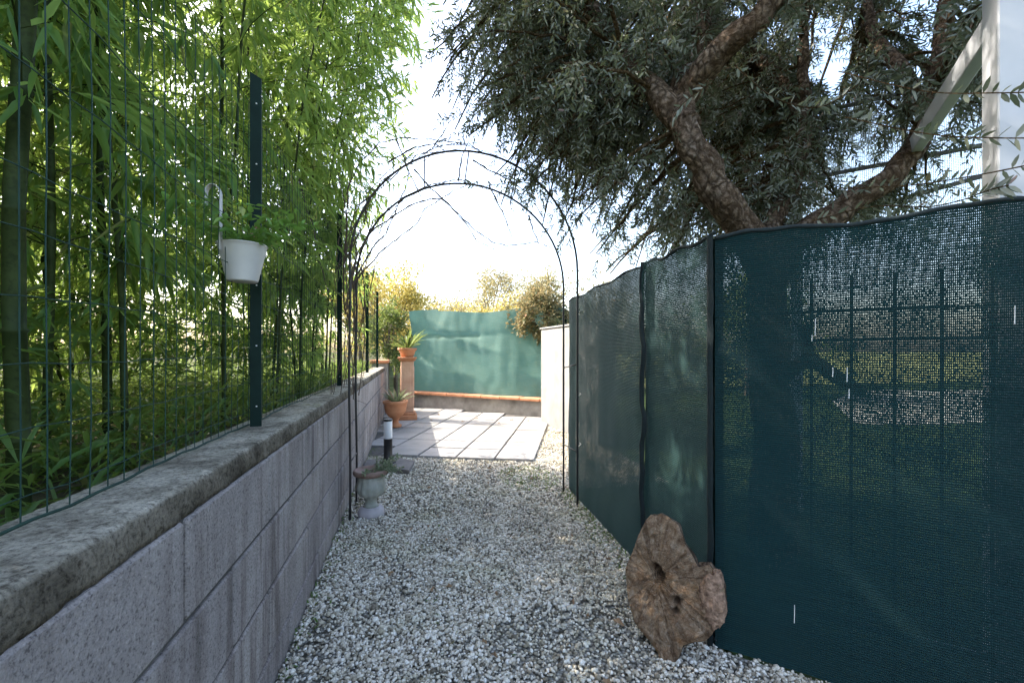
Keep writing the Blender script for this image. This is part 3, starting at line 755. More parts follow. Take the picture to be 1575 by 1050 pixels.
for k in range(11):      # stems that follow the hoops
    i0 = rng.randrange(4, 9); i1 = rng.randrange(14, 34); hh_ = (h1, h2)[k % 2]; o_ = rv(.03); pth = []
    for i in range(i0, i1):
        pth.append(Vector(hh_[i]) + o_ + Vector((.03 * math.sin(i * .9 + k), .03 * math.cos(i * .7 + k), 0)) + rv(.014) + Vector((0, 0, .03 * max(0, i - 12) / 10)))
        if rng.random() < .3: e = pth[-1] + rv(1).normalized() * rng.uniform(.06, .22) + Vector((0, 0, .04)); mb.tube([pth[-1], (pth[-1] + e) / 2 + rv(.015), e], [.002, .0016, .001], 4)
    mb.tube(pth, [.0036 * (1 - .6 * i / len(pth)) for i in range(len(pth))], 5)
for k in range(13):
    x0 = rng.uniform(-.50, -.34); y0 = rng.uniform(3.0, 3.4); p = Vector((x0, y0, .82)); hh = rng.uniform(1.0, 1.75); pth = []
    p.x = rng.uniform(-.53, -.42); p.y = rng.uniform(3.0, 4.1)
    d = Vector((rng.uniform(0, .22), rng.uniform(-.1, .1), 1)); n = 12
    for i in range(n):
        pth.append(p.copy()); d = (d + rv(.13) + Vector((.02, 0, .05))).normalized(); p = p + d * hh / n
        if i > 4 and rng.random() < .35:
            e = p + (d + rv(.8)).normalized() * rng.uniform(.08, .3); m2 = (p + e) / 2 + rv(.02); mb.tube([p, m2, e], [.002, .0016, .001], 4)
    mb.tube(pth, [.0024 * (1 - .5 * i / n) for i in range(n)], 5)
for L in VL:
    for _ in range(int(len(L) * 1.6)):
        i = rng.randrange(len(L) - 1); t = rng.random(); q = at(L[i][0] * (1 - t) + L[i + 1][0] * t, L[i][1] * (1 - t) + L[i + 1][1] * t, 3.05); mb.tube([q, q + rv(.016)], [.0035, .001], 4)
mb.build('stems', mat['vine'], vine)

# ------------------------------------------------------------------ patio
pat = MB()
def pt(u, v): q = PF + PU * u + PV * v; return q.x, q.y
T = .4; ang = math.atan2(PU.y, PU.x)
tiles = MB()
for i in range(8):
    for j in range(9):
        x, y = pt((i + .5) * T, (j + .5) * T)
        s = (Vector((x, y)) - LW0); side = s.x * LWD.y - s.y * LWD.x
        if x < -.4 or side < .13: continue
        z0 = .036 + rng.uniform(-.003, .003)
        b0 = len(tiles.v); tiles.box((x, y, z0 - .018), (T - .018, T - .018, .036), rz=ang, rnd=rng.random(), bev=.004)
        ox, oy = rng.choice((0, 1)), rng.choice((0, 1))
        for k in range(b0, len(tiles.v)):
            vx, vy, _ = tiles.v[k]; d = Vector((vx - x, vy - y)); tiles.uv[k] = (d.dot(PU) / T + .5 + ox * -1, d.dot(PV) / T + .5)
patio = tiles.build('patio', mat['tile'], uv=True); tag(patio, kind='structure')
mbp = MB(); a0, a1, a2, a3 = pt(.02, .02), pt(1.75, .02), (-.44, 8.9), pt(.02, 3.2)
mbp.add([(x, y, .014) for x, y in (a0, a1, a2, (.0, 8.95), a3)], [(0, 4, 3, 2, 1)]); q = mbp.build('patio_bed', mat['dark_mortar']); tag(q, kind='structure')
# low wall behind with terracotta coping
lw = empty('low_wall', (1.1, 7.9, 0), 'low rendered wall topped with terracotta tiles at the back of the patio', 'wall')
mid2 = (LW0 + LW1) / 2; la = math.atan2(LWD.y, LWD.x); ln = (LW1 - LW0).length
NB = Vector((-LWD.y, LWD.x))
mb = MB(); c = mid2 + NB * .09; mb.box((c.x, c.y, .13), (ln + .6, .18, .29), rz=la, bev=.004); mb.build('render', mat['old_plaster'], lw)
nc = 9
for i in range(nc):
    t = (i + .5) / nc; c = LW0 - LWD * .25 + LWD * ((ln + .5) * t) + NB * .07; mb = MB()
    mb.box((c.x, c.y, .295 + rng.uniform(-.003, .003)), ((ln + .5) / nc - .006, .27, .05), rz=la, bev=.01); mb.build('coping_tile', mat['terracotta'], lw)
# green cloth screen on it
def cloth_obj(name, m, parent, A0, A1, zlo, zhi, nx=60, nz=24, amp=.02, seed=0, bow=0.0, hemw=None, fr=1.0, folds=None):
    A0 = Vector(A0); A1 = Vector(A1); d = (A1 - A0); L = d.length; d.normalize(); n = Vector((-d.y, d.x)); vs = []; uv = []
    off = parent.location if parent else Vector((0, 0, 0))
    for i in range(nx + 1):
        for j in range(nz + 1):
            s, t = i / nx, j / nz; top = zhi(s) if callable(zhi) else zhi; z = zlo + (top - zlo) * t
            a = amp * noise.noise((s * L * 1.7 * fr + seed, t * 1.3 * fr, seed * 3.1)) + amp * .35 * noise.noise((s * L * 6 * fr, t * 5 * fr, seed)) + bow * math.sin(PI * t)
            if folds: a += folds(s, t)
            p = A0 + d * (s * L) + n * a
            vs.append((p.x - off.x, p.y - off.y, z - off.z)); uv.append((s * L + seed, z))
    k = nz + 1
    f = np.array([(i * k + j, (i + 1) * k + j, (i + 1) * k + j + 1, i * k + j + 1) for i in range(nx) for j in range(nz)])
    return np_obj(name, np.array(vs), [f], m, parent, smooth=True, uv=np.array(uv))
gs = empty('green_screen', (1.1, 7.95, .31), 'green privacy cloth stretched above the low terracotta capped wall', 'screen')
o0 = LW0 + NB * .09 - LWD * .1; o1 = LW1 + NB * .09 + LWD * .2
def tf(s, t): return .05 * abs(math.sin(5.5 * (s + t * 1.1) + 1.2 * noise.noise((s * 3, t * 3, 0)))) + .05 * math.exp(-((t - .68 - .08 * s) / .03) ** 2) * (1 if s < .5 else .3) + .03 * math.sin(14 * s + 5 * t) * t
cloth_obj('cloth', mat['tarp'], gs, o0, o1, .315, lambda s: 1.86 + .03 * math.sin(s * 9) - .05 * s + (.03 if s < .2 else 0), 80, 40, .05, 3, folds=tf)
for t in (0.0, .36, .7, 1.0):
    c = o0.lerp(o1, t) + NB * .15; mb = MB(); mb.box((c.x, c.y, 1.05), (.03, .03, 1.5), rz=la, bev=.003); mb.build('post', mat['green_metal'], gs)

# white rendered wall, right of patio
ww = empty('white_wall', (2.1, 5.9, 0), 'short white rendered wall at the right end of the green screen', 'wall')
mb = MB(); mb.box((2.145, 5.65, .71), (.24, 1.75, 1.43), rz=.10, bev=.012); mb.build('render', mat['white_wall'], ww)
mb = MB(); mb.box((2.145, 5.65, 1.445), (.27, 1.8, .025), rz=.10, bev=.006); mb.build('cap', mat['white_wall'], ww)

# ------------------------------------------------------------------ pots, lamp, urn
def strap_plant(c, n, l0, l1, w_, m, parent, arch=.5, name='plant'):
    lv = Leaves()
    for i in range(n):
        a = rng.uniform(0, 2 * PI); l = rng.uniform(l0, l1); e = rng.uniform(.5, 2.4)
        lv.add((c[0] + .02 * math.cos(a), c[1] + .02 * math.sin(a), c[2]), (math.cos(a), math.sin(a), e), (-math.cos(a) * .5, -math.sin(a) * .5, 1), l, w_ * rng.uniform(.8, 1.2))
    return lv.build(name, m, parent, off=parent.location, seed=n, droop=arch, fold=.35)
pu = Vector((-.215, 6.40, .038))
tp = empty('terracotta_urn', pu, 'orange terracotta urn with spiky aloe, standing on the pale tiles', 'plant pot')
mb = MB(); mb.lathe(pu, [(.07, 0), (.085, .01), (.085, .035), (.05, .055), (.038, .09), (.05, .12), (.10, .16), (.14, .22), (.152, .28), (.152, .32), (.172, .335), (.175, .365), (.165, .372), (.148, .365), (.14, .33)], 36)
mb.build('pot', mat['terracotta'], tp, smooth=True)
mb = MB(); mb.lathe(pu, [(.001, .33), (.145, .33), (.145, .335), (.001, .345)], 20); mb.build('soil', mat['soil'], tp)
strap_plant(pu + Vector((0, 0, .34)), 26, .16, .36, .034, mat['succulent'], tp, .25, 'aloe_leaves')
# pedestal
pp_ = Vector((-.06, 7.15, .03))
pd = empty('terracotta_pedestal', pp_, 'tall square terracotta pedestal behind the aloe urn', 'pedestal')
mb = MB(); mb.box(pp_ + Vector((0, 0, .04)), (.30, .30, .08), bev=.01); mb.box(pp_ + Vector((0, 0, .10)), (.26, .26, .04), bev=.01); mb.build('base', mat['terracotta'], pd)
mb = MB(); mb.box(pp_ + Vector((0, 0, .52)), (.20, .20, .80), bev=.012)
for sx, sy in ((-.101, 0), (0, -.101), (.101, 0)): mb.box(pp_ + Vector((sx, sy, .52)), (.012 if sx else .11, .012 if sy else .11, .62), bev=.004)
mb.build('shaft', mat['terra_pale'], pd)
mb = MB(); mb.box(pp_ + Vector((0, 0, .935)), (.25, .25, .03), bev=.008); mb.box(pp_ + Vector((0, 0, .965)), (.29, .29, .03), bev=.008); mb.build('capital', mat['terracotta'], pd)
p2 = pp_ + Vector((0, 0, .981))
tb = empty('terracotta_bowl', p2, 'terracotta bowl with leafy upright plant, resting on the pedestal', 'plant pot')
mb = MB(); mb.lathe(p2, [(.085, 0), (.10, .02), (.125, .09), (.13, .10), (.145, .105), (.15, .135), (.14, .14), (.12, .12)], 32); mb.build('pot', mat['terracotta'], tb, smooth=True)
mb = MB(); mb.lathe(p2, [(.001, .112), (.122, .112), (.122, .118), (.001, .122)], 20); mb.build('soil', mat['soil'], tb)
strap_plant(p2 + Vector((0, 0, .12)), 60, .2, .62, .03, mat['green_leaf'], tb, .35, 'leaves')
# bollard lamp on slab
sl = MB(); sl.add([(-.43, 4.30, .0), (-.02, 4.03, .0), (.03, 4.36, .0), (-.15, 4.56, .0), (-.42, 4.52, .0), (-.43, 4.30, .045), (-.02, 4.03, .045), (.03, 4.36, .045), (-.15, 4.56, .045), (-.42, 4.52, .045)],
       [(0, 4, 3, 2, 1), (5, 6, 7, 8, 9)] + [(i, (i + 1) % 5, (i + 1) % 5 + 5, i + 5) for i in range(5)])
so = sl.build('stone_slab', mat['slab']); tag(so, 'flat grey-brown stone slab lying on gravel under the bollard lamp', 'slab')
lp = Vector((-.215, 4.36, .0455))
bl = empty('bollard_lamp', lp, 'black bollard garden lamp with white diffuser on a stone slab', 'lamp')
mb = MB(); mb.lathe(lp, [(.075, 0), (.075, .008), (.055, .02), (.041, .04), (.040, .225), (.043, .227)], 32); mb.build('base', mat['black_metal'], bl, smooth=True)
mb = MB(); mb.lathe(lp, [(.039, .227), (.0395, .228), (.0395, .392), (.039, .393)], 32); mb.build('diffuser', mat['lamp_white'], bl, smooth=True)
mb = MB(); mb.lathe(lp, [(.044, .393), (.044, .405), (.040, .412)], 32); mb.build('cap', mat['black_metal'], bl)
# stone urn
uc = Vector((-.262, 3.10, .004)); mm = .94
ur = empty('stone_urn', uc, 'small weathered stone urn with brown rim and trailing succulents beside the arch leg', 'plant pot')
mb = MB(); mb.lathe(uc, [(.085, 0), (.088, .012), (.086, .03), (.075, .05), (.055, .062)], 30); mb.build('foot', mat['urn_base'], ur, smooth=True)
mb = MB(); mb.lathe(uc, [(.055, .060), (.04, .075), (.035, .10), (.045, .122), (.075, .14), (.092, .17), (.09, .21), (.082, .24), (.088, .268)], 48, flute=12, fl=(.12, .25)); mb.build('bowl', mat['urn_stone'], ur, smooth=True)
mb = MB(); mb.lathe(uc, [(.088, .266), (.112, .276), (.118, .292), (.112, .306), (.098, .306), (.09, .296)], 36); mb.build('rim', mat['urn_rim'], ur, smooth=True)
mb = MB(); mb.lathe(uc, [(.001, .285), (.092, .285), (.092, .292), (.001, .297)], 20); mb.build('soil', mat['soil'], ur)
lv = Leaves(); st = MB()
for _ in range(26):
    a = rng.gauss(-.1, 1.0); p = uc + Vector((rng.uniform(-.05, .08), rng.uniform(-.05, .05), .295)); d = Vector((math.cos(a) * .8, math.sin(a) * .8, rng.uniform(.3, .9))).normalized(); L = rng.uniform(.06, .19); pth = [p.copy()]
    for i in range(5):
        d = (d + Vector((0, 0, -.15)) + rv(.1)).normalized(); p = p + d * L / 5; pth.append(p.copy())
    st.tube(pth, .0022, 4)
    for q in range(24):
        ld = (d * .5 + rv(1)).normalized(); l = rng.uniform(.016, .034); k = rng.randrange(2, 6); lv.add(pth[k], ld, (0, 0, 1), l, l * .36)
lv.build('succulent_leaves', mat['succulent'], ur, off=ur.location, seed=4); st.build('stems', mat['succulent'], ur)

# ------------------------------------------------------------------ shade cloth fence, right
C0 = Vector((1.09, 1.42)); CE = Vector((1.225, 3.33)); CB = Vector((2.45, .10))
sf = empty('shade_cloth_fence', (C0.x, C0.y, 0), 'tall dark green shade cloth fence along the right side of the gravel path', 'fence')
CM = C0 + (CE - C0) * .30
def topA(s): return 1.53 + .012 * math.sin(s * 11) + .008 * math.sin(s * 31)
def edge_fold(s, t): return 0.012 * math.sin(22 * t) * math.exp(-((s) / .05) ** 2)
cloth_obj('cloth', mat['cloth_side'], sf, CE, CM, .012, lambda s: 1.50 + .03 * s + .008 * math.sin(s * 17), 90, 50, .022, 1, folds=lambda s, t: -.010 * math.sin(18 * t + 3 * math.sin(5 * t)) * math.exp(-((1 - s) / .04) ** 2))
cloth_obj('cloth', mat['cloth_side'], sf, CM + Vector((-.008, .004)), C0 + (CE - C0) * .012, .012, lambda s: 1.53 + .008 * math.sin(s * 14), 60, 50, .018, 2, folds=lambda s, t: -.008 * math.sin(18 * t + 3 * math.sin(5 * t)) * math.exp(-((s) / .05) ** 2))
cloth_obj('cloth', mat['cloth'], sf, C0, CB, .012, lambda s: 1.515 + .010 * math.sin(s * 21) + .012 * noise.noise((s * 9, 2, 2)), 130, 60, .018, 5)
# seam between the two lengths: dark overlapping hem
mb = MB()
d = (CE - C0).normalized(); n2_ = Vector((-d.y, d.x))
def strip(mb, A, B, z0, z1, w0, wob, seed, out=.012):
    # vertical strip following a wavy line
    N = 44; vs = []; D = (Vector(B) - Vector(A)).normalized(); nn = Vector((-D.y, D.x))
    for i in range(N + 1):
        z = z0 + (z1 - z0) * i / N; s = wob * noise.noise((seed, z * 6, 0)) + wob * .4 * noise.noise((seed, z * 21, 2)); ww_ = w0 * (.7 + .5 * abs(noise.noise((seed, z * 9, 5)))) 
        for sx, ou in ((-1, 0), (-.3, 1), (.3, .9), (1, 0)):
            p = Vector(A) + D * (s + sx * ww_) + nn * (out * ou + .006); vs.append((p.x, p.y, z))
    fs = [(i * 4 + k, i * 4 + k + 1, (i + 1) * 4 + k + 1, (i + 1) * 4 + k) for i in range(N) for k in range(3)]
    mb.add(vs, fs)
strip(mb, CM, CE, .02, 1.54, .014, .034, 3, .020); mb.build('seam', mat['hem'], sf, smooth=True)
mb = MB(); strip(mb, C0 + d * .02, CE, .01, 1.53, .022, .006, 8, .012); mb.build('corner_hem', mat['hem'], sf, smooth=True)
# top hem rope
def rope(A, B, zf, r, name, inset=.0):
    A = Vector(A); B = Vector(B); D = (B - A).normalized(); nn = Vector((-D.y, D.x)); L = (B - A).length; N = int(L / .02); p = []
    for i in range(N + 1):
        s = i / N; q = A + D * (s * L) + nn * (inset + .004 * noise.noise((s * L * 9, 1, 1))); p.append((q.x, q.y, zf(s) + .004 * noise.noise((s * L * 14, 4, 1))))
    mb = MB(); mb.tube(p, [r * (1 + .35 * noise.noise((i * .7, 0, 3))) for i in range(len(p))], 6); return mb.build(name, mat['hem'], sf, smooth=True)
rope(CE, CM, lambda s: 1.50 + .03 * s + .008 * math.sin(s * 17), .006, 'top_hem'); rope(CM, C0, lambda s: 1.53 + .008 * math.sin(s * 14), .007, 'top_hem')
rope(C0, CB, lambda s: 1.515 + .010 * math.sin(s * 21) + .012 * noise.noise((s * 9, 2, 2)), .008, 'top_hem')
rope(CE, C0, lambda s: .035, .006, 'bottom_hem', .006)
for c in (C0 + Vector((.025, .02)), CM + Vector((.03, 0)), CE + Vector((.03, 0)), C0.lerp(CB, .52) + Vector((.03, .03)), CB):
    mb = MB(); mb.box((c.x, c.y, .76), (.034, .034, 1.52), bev=.003); mb.build('post', mat['green_metal'], sf)
# carrying wire mesh behind cloth B: bars and rails
Bd = (CB - C0).normalized(); Bn = Vector((-Bd.y, Bd.x))
bf = empty('bar_fence', (C0.x + .1, C0.y, 0), 'thin barred metal fence seen as dark lines through the shade cloth', 'fence')
s = .30
while s < 1.7:
    c = C0 + Bd * s + Bn * .14; mb = MB(); mb.tube([(c.x, c.y, 0), (c.x, c.y, 1.36)], .0048, 8); mb.build('bar', mat['black_metal'], bf); s += .115
for z in (.16, 1.14, 1.24):
    a = C0 + Bd * .1 + Bn * .14; b2 = C0 + Bd * 1.75 + Bn * .14; mb = MB(); mb.box(((a.x + b2.x) / 2, (a.y + b2.y) / 2, z), ((b2 - a).length, .008, .008 if z > .5 else .02), rz=math.atan2(Bd.y, Bd.x)); mb.build('rail', mat['black_metal'], bf)
# pulled threads hanging from small snags in the cloth
for px, py, ln_ in ((1254, 490, .055), (1249, 515, .02), (1281, 565, .03), (1303, 565, .045), (1306, 598, .03), (1561, 470, .05), (1222, 930, .06)):
    o_ = Vector((0, 0, HC)); dd = at(px, py, 1) - o_; t = (Vector((C0.x, C0.y, 0)) - o_).dot(Vector((Bn.x, Bn.y, 0))) / dd.dot(Vector((Bn.x, Bn.y, 0))); q = o_ + dd * (t - .022)
    mb = MB(); mb.tube([q, q + Vector((.001, .001, -ln_ * .5)), q + Vector((-.001, 0, -ln_))], .0012, 5); mb.build('pulled_thread', mat['tie'], sf)
for z in (.42, .78, 1.38):
    mb = MB(); mb.tube([(1.150, 2.956, z), (1.19, 2.99, z + .012), (1.205, 3.05, z + .01)], .0025, 5); o = mb.build('cable_tie', mat['tie'], ar)

# ------------------------------------------------------------------ log slice
O = Vector((.87, 1.40, 0)); nn0 = Vector((-.70, -.715, .22)).normalized()
def onplane(px, py):
    o = Vector((0, 0, HC)); dd = (at(px, py, 1) - o); t = (O - o).dot(nn0) / dd.dot(nn0); return o + dd * t
zz = lambda L: [(940 + x / 3.62, 760 + y / 3.62) for x, y in L]
outl = zz([(190, 120), (215, 92), (240, 100), (268, 88), (310, 105), (370, 150), (385, 200), (405, 255), (440, 300), (480, 385), (515, 395), (540, 368), (560, 395), (600, 430), (628, 500), (632, 560), (618, 640), (585, 690), (560, 760), (520, 800), (450, 805), (395, 825), (375, 880), (350, 955), (315, 960), (285, 930), (250, 860), (190, 780), (120, 690), (92, 580), (78, 480), (72, 400), (105, 320), (150, 200)])
ctr = zz([(262, 430)])[0]
lg = empty('log_slice', O, 'weathered brown tree trunk slice leaning against the green cloth fence', 'log')
tx = Vector((.715, -.70, 0)); ty = nn0.cross(tx); ty = -ty if ty.z < 0 else ty
pc0 = onplane(*ctr); P2 = [onplane(*p) for p in outl]
poly = [((p - pc0).dot(tx), (p - pc0).dot(ty)) for p in P2]
# resample
def resample(poly, n):
    P = [Vector(p) for p in poly]; L = [0]
    for i in range(len(P)): L.append(L[-1] + (P[(i + 1) % len(P)] - P[i]).length)
    out = []
    for k in range(n):
        d_ = L[-1] * k / n; i = max(j for j in range(len(P)) if L[j] <= d_); t = (d_ - L[i]) / (L[i + 1] - L[i]); out.append(P[i].lerp(P[(i + 1) % len(P)], t))
    return out
rp = resample(poly, 230); NRg = 64
dents = [(Vector((0, 0)), .016, .09), (Vector(((onplane(*zz([(245, 385)])[0]) - pc0).dot(tx), (onplane(*zz([(245, 385)])[0]) - pc0).dot(ty))), .011, .07),
         (Vector(((onplane(*zz([(362, 570)])[0]) - pc0).dot(tx), (onplane(*zz([(362, 570)])[0]) - pc0).dot(ty))), .012, .08), (Vector(((onplane(*zz([(355, 625)])[0]) - pc0).dot(tx), (onplane(*zz([(355, 625)])[0]) - pc0).dot(ty))), .009, .06)]
vs = []; uv = []
for r in range(NRg + 1):
    f = r / NRg
    for k, p in enumerate(rp):
        q = Vector(p) * f
        e = 1 - max(0, (f - .9) / .1) ** 2
        if f > .9: q = q * (1 + .012 * noise.noise((k * .5, f * 9, 0)))
        dep = .010 * noise.noise((q.x * 16, q.y * 16, 1)) + .006 * noise.noise((q.x * 45, q.y * 45, 4)) + .0035 * noise.noise((q.x * 110, q.y * 110, 8)) - .016 * (1 - e) - .004 * abs(noise.noise((math.atan2(q.y, q.x) * 6, 2, 7))) * min(1, q.length * 14)
        for c_, rr_, am in dents:
            rr2 = rr_ * (1 + .5 * noise.noise((q.x * 60, q.y * 60, 3)))
            dep -= am * math.exp(-((q - c_).length / rr2) ** 2)
        w_ = pc0 + tx * q.x + ty * q.y + nn0 * dep; vs.append(w_); uv.append((q.x * 9, q.y * 9))
K2 = len(rp)
fs = [(r * K2 + k, (r + 1) * K2 + k, (r + 1) * K2 + (k + 1) % K2, r * K2 + (k + 1) % K2) for r in range(NRg) for k in range(K2)]
mb = MB(); mb.add(vs, fs, uvs=uv); mb.build('cut_face', mat['cut_wood'], lg, smooth=True, uv=True)
vs = []
NB2 = 9
for r in range(NB2 + 1):
    f = r / NB2
    for k in range(K2):
        q = Vector(rp[k]) * (1 + .03 * math.sin(f * PI) + .05 * noise.noise((rp[k].x * 20, rp[k].y * 20, f * 3)) * min(1, f * 4) - .25 * f * f)
        e0 = vs0 = None
        if r == 0: vs.append(Vector(mb.v[NRg * K2 + k]))
        else: vs.append(pc0 + tx * q.x + ty * q.y + nn0 * (-.016 - .105 * f))
fs = [(r * K2 + k, r * K2 + (k + 1) % K2, (r + 1) * K2 + (k + 1) % K2, (r + 1) * K2 + k) for r in range(NB2) for k in range(K2)] + [tuple(NB2 * K2 + k for k in range(K2 - 1, -1, -1))]
fs = [tuple(reversed(f)) for f in fs]
mb = MB(); mb.add(vs, fs); mb.build('bark', mat['bark'], lg, smooth=True)
# burl on the right flank
bc = onplane(*zz([(560, 540)])[0]) - nn0 * .012; vs = []; nu, nv = 40, 26
for j in range(nv + 1):
    for i in range(nu):
        a = 2 * PI * i / nu; b_ = PI * j / nv; dvec = tx * (math.cos(a) * math.sin(b_)) * .040 + ty * (math.cos(b_)) * .080 + nn0 * (math.sin(a) * math.sin(b_)) * .030
        k = 1 + .40 * noise.noise(tuple(dvec * 24)) + .30 * abs(noise.noise(tuple(dvec * 70))) + .10 * noise.noise(tuple(dvec * 200)); vs.append(bc + dvec * k)
fs = [(j * nu + i, j * nu + (i + 1) % nu, (j + 1) * nu + (i + 1) % nu, (j + 1) * nu + i) for j in range(nv) for i in range(nu)]
mb = MB(); mb.add(vs, fs); mb.build('burl', mat['burl'], lg, smooth=True)
lg.location.z -= .015

# ------------------------------------------------------------------ olive tree
ol = empty('olive_tree', (1.78, 1.98, 0), 'old olive tree with rough forked trunk and grey green crown overhanging the fence', 'tree')
def path(L, sub=5):
    P = [at(*p) for p in L]; out = []
    for i in range(len(P) - 1):
        a, b, c, d_ = P[max(i - 1, 0)], P[i], P[i + 1], P[min(i + 2, len(P) - 1)]
        for k in range(sub):
            t = k / sub; out.append(.5 * ((2 * b) + (c - a) * t + (2 * a - 5 * b + 4 * c - d_) * t * t + (3 * b - a - 3 * c + d_) * t ** 3))
    out.append(P[-1]); return out
limbs = [  # (control points px,py,depth ; r0,r1)
    ([(1190, 760, 2.35), (1185, 560, 2.35), (1165, 400, 2.3), (1105, 295, 2.2), (1060, 215, 2.2), (1045, 150, 2.3), (1075, 60, 2.5), (1090, -80, 2.7), (1080, -220, 2.8)], .108, .036),
    ([(1180, 460, 2.35), (1210, 380, 2.4), (1290, 325, 2.35), (1375, 265, 2.3), (1425, 190, 2.3), (1440, 90, 2.35), (1470, -60, 2.4), (1520, -220, 2.5)], .082, .03),
    ([(1178, 420, 2.35), (1190, 345, 2.45), (1222, 270, 2.6), (1240, 190, 2.7), (1235, 80, 2.8), (1260, -60, 3.0)], .058, .022),
    ([(1060, 200, 2.2), (985, 120, 2.4), (925, 40, 2.7), (860, -60, 2.9), (800, -150, 3.1)], .07, .022),
    ([(1050, 150, 2.3), (1110, 75, 2.1), (1170, 25, 2.0), (1240, -60, 1.95), (1300, -170, 2.0)], .075, .03),
    ([(1240, 180, 2.7), (1170, 90, 3.1), (1080, 0, 3.5), (1010, -70, 3.8)], .04, .02),
    ([(1430, 170, 2.3), (1350, 60, 2.7), (1310, -60, 3.0)], .05, .02),
]
tb_ = MB(); lp_ = []
for L, r0, r1 in limbs:
    P = path(L, 7); m = len(P); rad = [r0 + (r1 - r0) * (i / (m - 1)) ** .8 for i in range(m)]
    if r0 > .1: rad = [r * (1 + .9 * math.exp(-max(0, P[i].z) / .25) * .4) for i, r in enumerate(rad)]; P[0].z = -.05
    sd_ = rng.random() * 9
    P = [p + Vector((noise.noise((i * .35, sd_, 0)), noise.noise((i * .35, sd_, 5)), 0)) * .03 for i, p in enumerate(P)]
    tb_.tube(P, rad, 22, rfun=lambda i, t, s=sd_: 1 + .16 * noise.noise((math.cos(t) * 1.3 + s, math.sin(t) * 1.3, i * .22)) + .10 * noise.noise((math.cos(t) * 4, math.sin(t) * 4 + s, i * .5)) + .05 * noise.noise((math.cos(t) * 9, math.sin(t) * 9 + s, i * 1.3)))
    lp_ += [(p, r) for p, r in zip(P, rad) if p.z > 1.9]
for L, r0, r1 in (([(1188, 600, 2.33), (1215, 570, 2.0), (1248, 556, 1.8), (1290, 582, 1.75), (1330, 606, 1.7)], .035, .022), ([(1247, 560, 1.8), (1240, 530, 1.8), (1238, 500, 1.8)], .022, .026)):
    P = path(L, 5); tb_.tube(P, [r0 + (r1 - r0) * i / (len(P) - 1) for i in range(len(P))], 12, rfun=lambda i, t: 1 + .15 * noise.noise((math.cos(t) * 2, math.sin(t) * 2, i * .5)))
tb_.build('trunk', mat['bark'], ol, smooth=True)
EL = [(Vector((1.72, 2.5, 3.2)), 1.66), (Vector((2.75, 2.0, 2.95)), 1.35), (Vector((1.25, 3.2, 3.15)), 1.32), (Vector((2.6, 3.6, 2.9)), 1.5), (Vector((.82, 2.9, 3.55)), .95), (Vector((1.0, 2.95, 2.65)), .78)]
def in_env(p):
    b = min((p - c).length / r for c, r in EL)
    return b
br = MB(); lv = Leaves(); nsec = 0; tries = 0
while nsec < 780 and tries < 20000:
    tries += 1
    c, r = EL[rng.choice((0, 0, 0, 0, 0, 0, 1, 1, 1, 1, 2, 2, 3, 3, 3, 3, 4, 4, 5))]
    t = c + rv(1) * r * rng.uniform(.45, 1.0)
    if t.z < 1.72 or t.z > 4.4 or t.x < -.05 or (t.x > 2.0 and t.y < 2.6 and t.z < 2.42): continue
    if noise.noise(tuple(t * 1.6)) < -.26: continue
    if nsec < 16: t = at(rng.uniform(1090, 1430), rng.uniform(300, 352), rng.uniform(2.5, 3.2)) + Vector((0, 0, .02))
    elif (t - Vector((1.42, 1.62, 2.1))).length < .55 or (t - Vector((1.2, 1.3, 1.8))).length < .52 or (t - Vector((1.15, 1.2, 2.0))).length < .5: continue
    p0, r0 = min(lp_, key=lambda q: (q[0] - t).length + rng.random() * .4); nsec += 1
    L = (t - p0).length; mid_ = (p0 + t) / 2 + Vector((0, 0, .12 * L)) + rv(.10 * L); pth = []; n = 10
    for i in range(n + 1):
        s = i / n; q = p0.lerp(mid_, s).lerp(mid_.lerp(t, s), s) + rv(.012) * (i > 0); pth.append(q)
    br.tube(pth, [min(r0 * .6, .004 + .010 * L) * (1 - .8 * i / n) + .0015 for i in range(n + 1)], 5, caps=False)
    for k in range(11):
        s = rng.uniform(.36, 1.0); q = pth[int(s * n)]; d = (rv(1) + (t - c).normalized() * .4 + Vector((0, 0, -.1))).normalized(); l = rng.uniform(.12, .34); tp_ = [q.copy()]; m = 6
        for i in range(m):
            d = (d + Vector((0, 0, -.16)) + rv(.12)).normalized(); q = q + d * l / m; tp_.append(q.copy())
        br.tube(tp_, [.0022 - .0003 * i for i in range(m + 1)], 3, caps=False)
        nl = int(l / .016); side = d.orthogonal().normalized()
        for i in range(nl):
            s2 = (i + .5) / nl * m; j = min(int(s2), m - 1); b_ = tp_[j].lerp(tp_[j + 1], s2 - j); dd = (tp_[j + 1] - tp_[j]).normalized()
            o_ = dd.cross(side if i % 2 else side.cross(dd)).normalized()
            for sg in (-1, 1):
                ld = (dd * .7 + o_ * sg * .8 + rv(.3)).normalized(); ll = rng.uniform(.030, .050); lv.add(b_, ld, rv(1) + Vector((0, 0, .8)), ll, ll * rng.uniform(.2, .28))
print('olive leaves', len(lv.p))
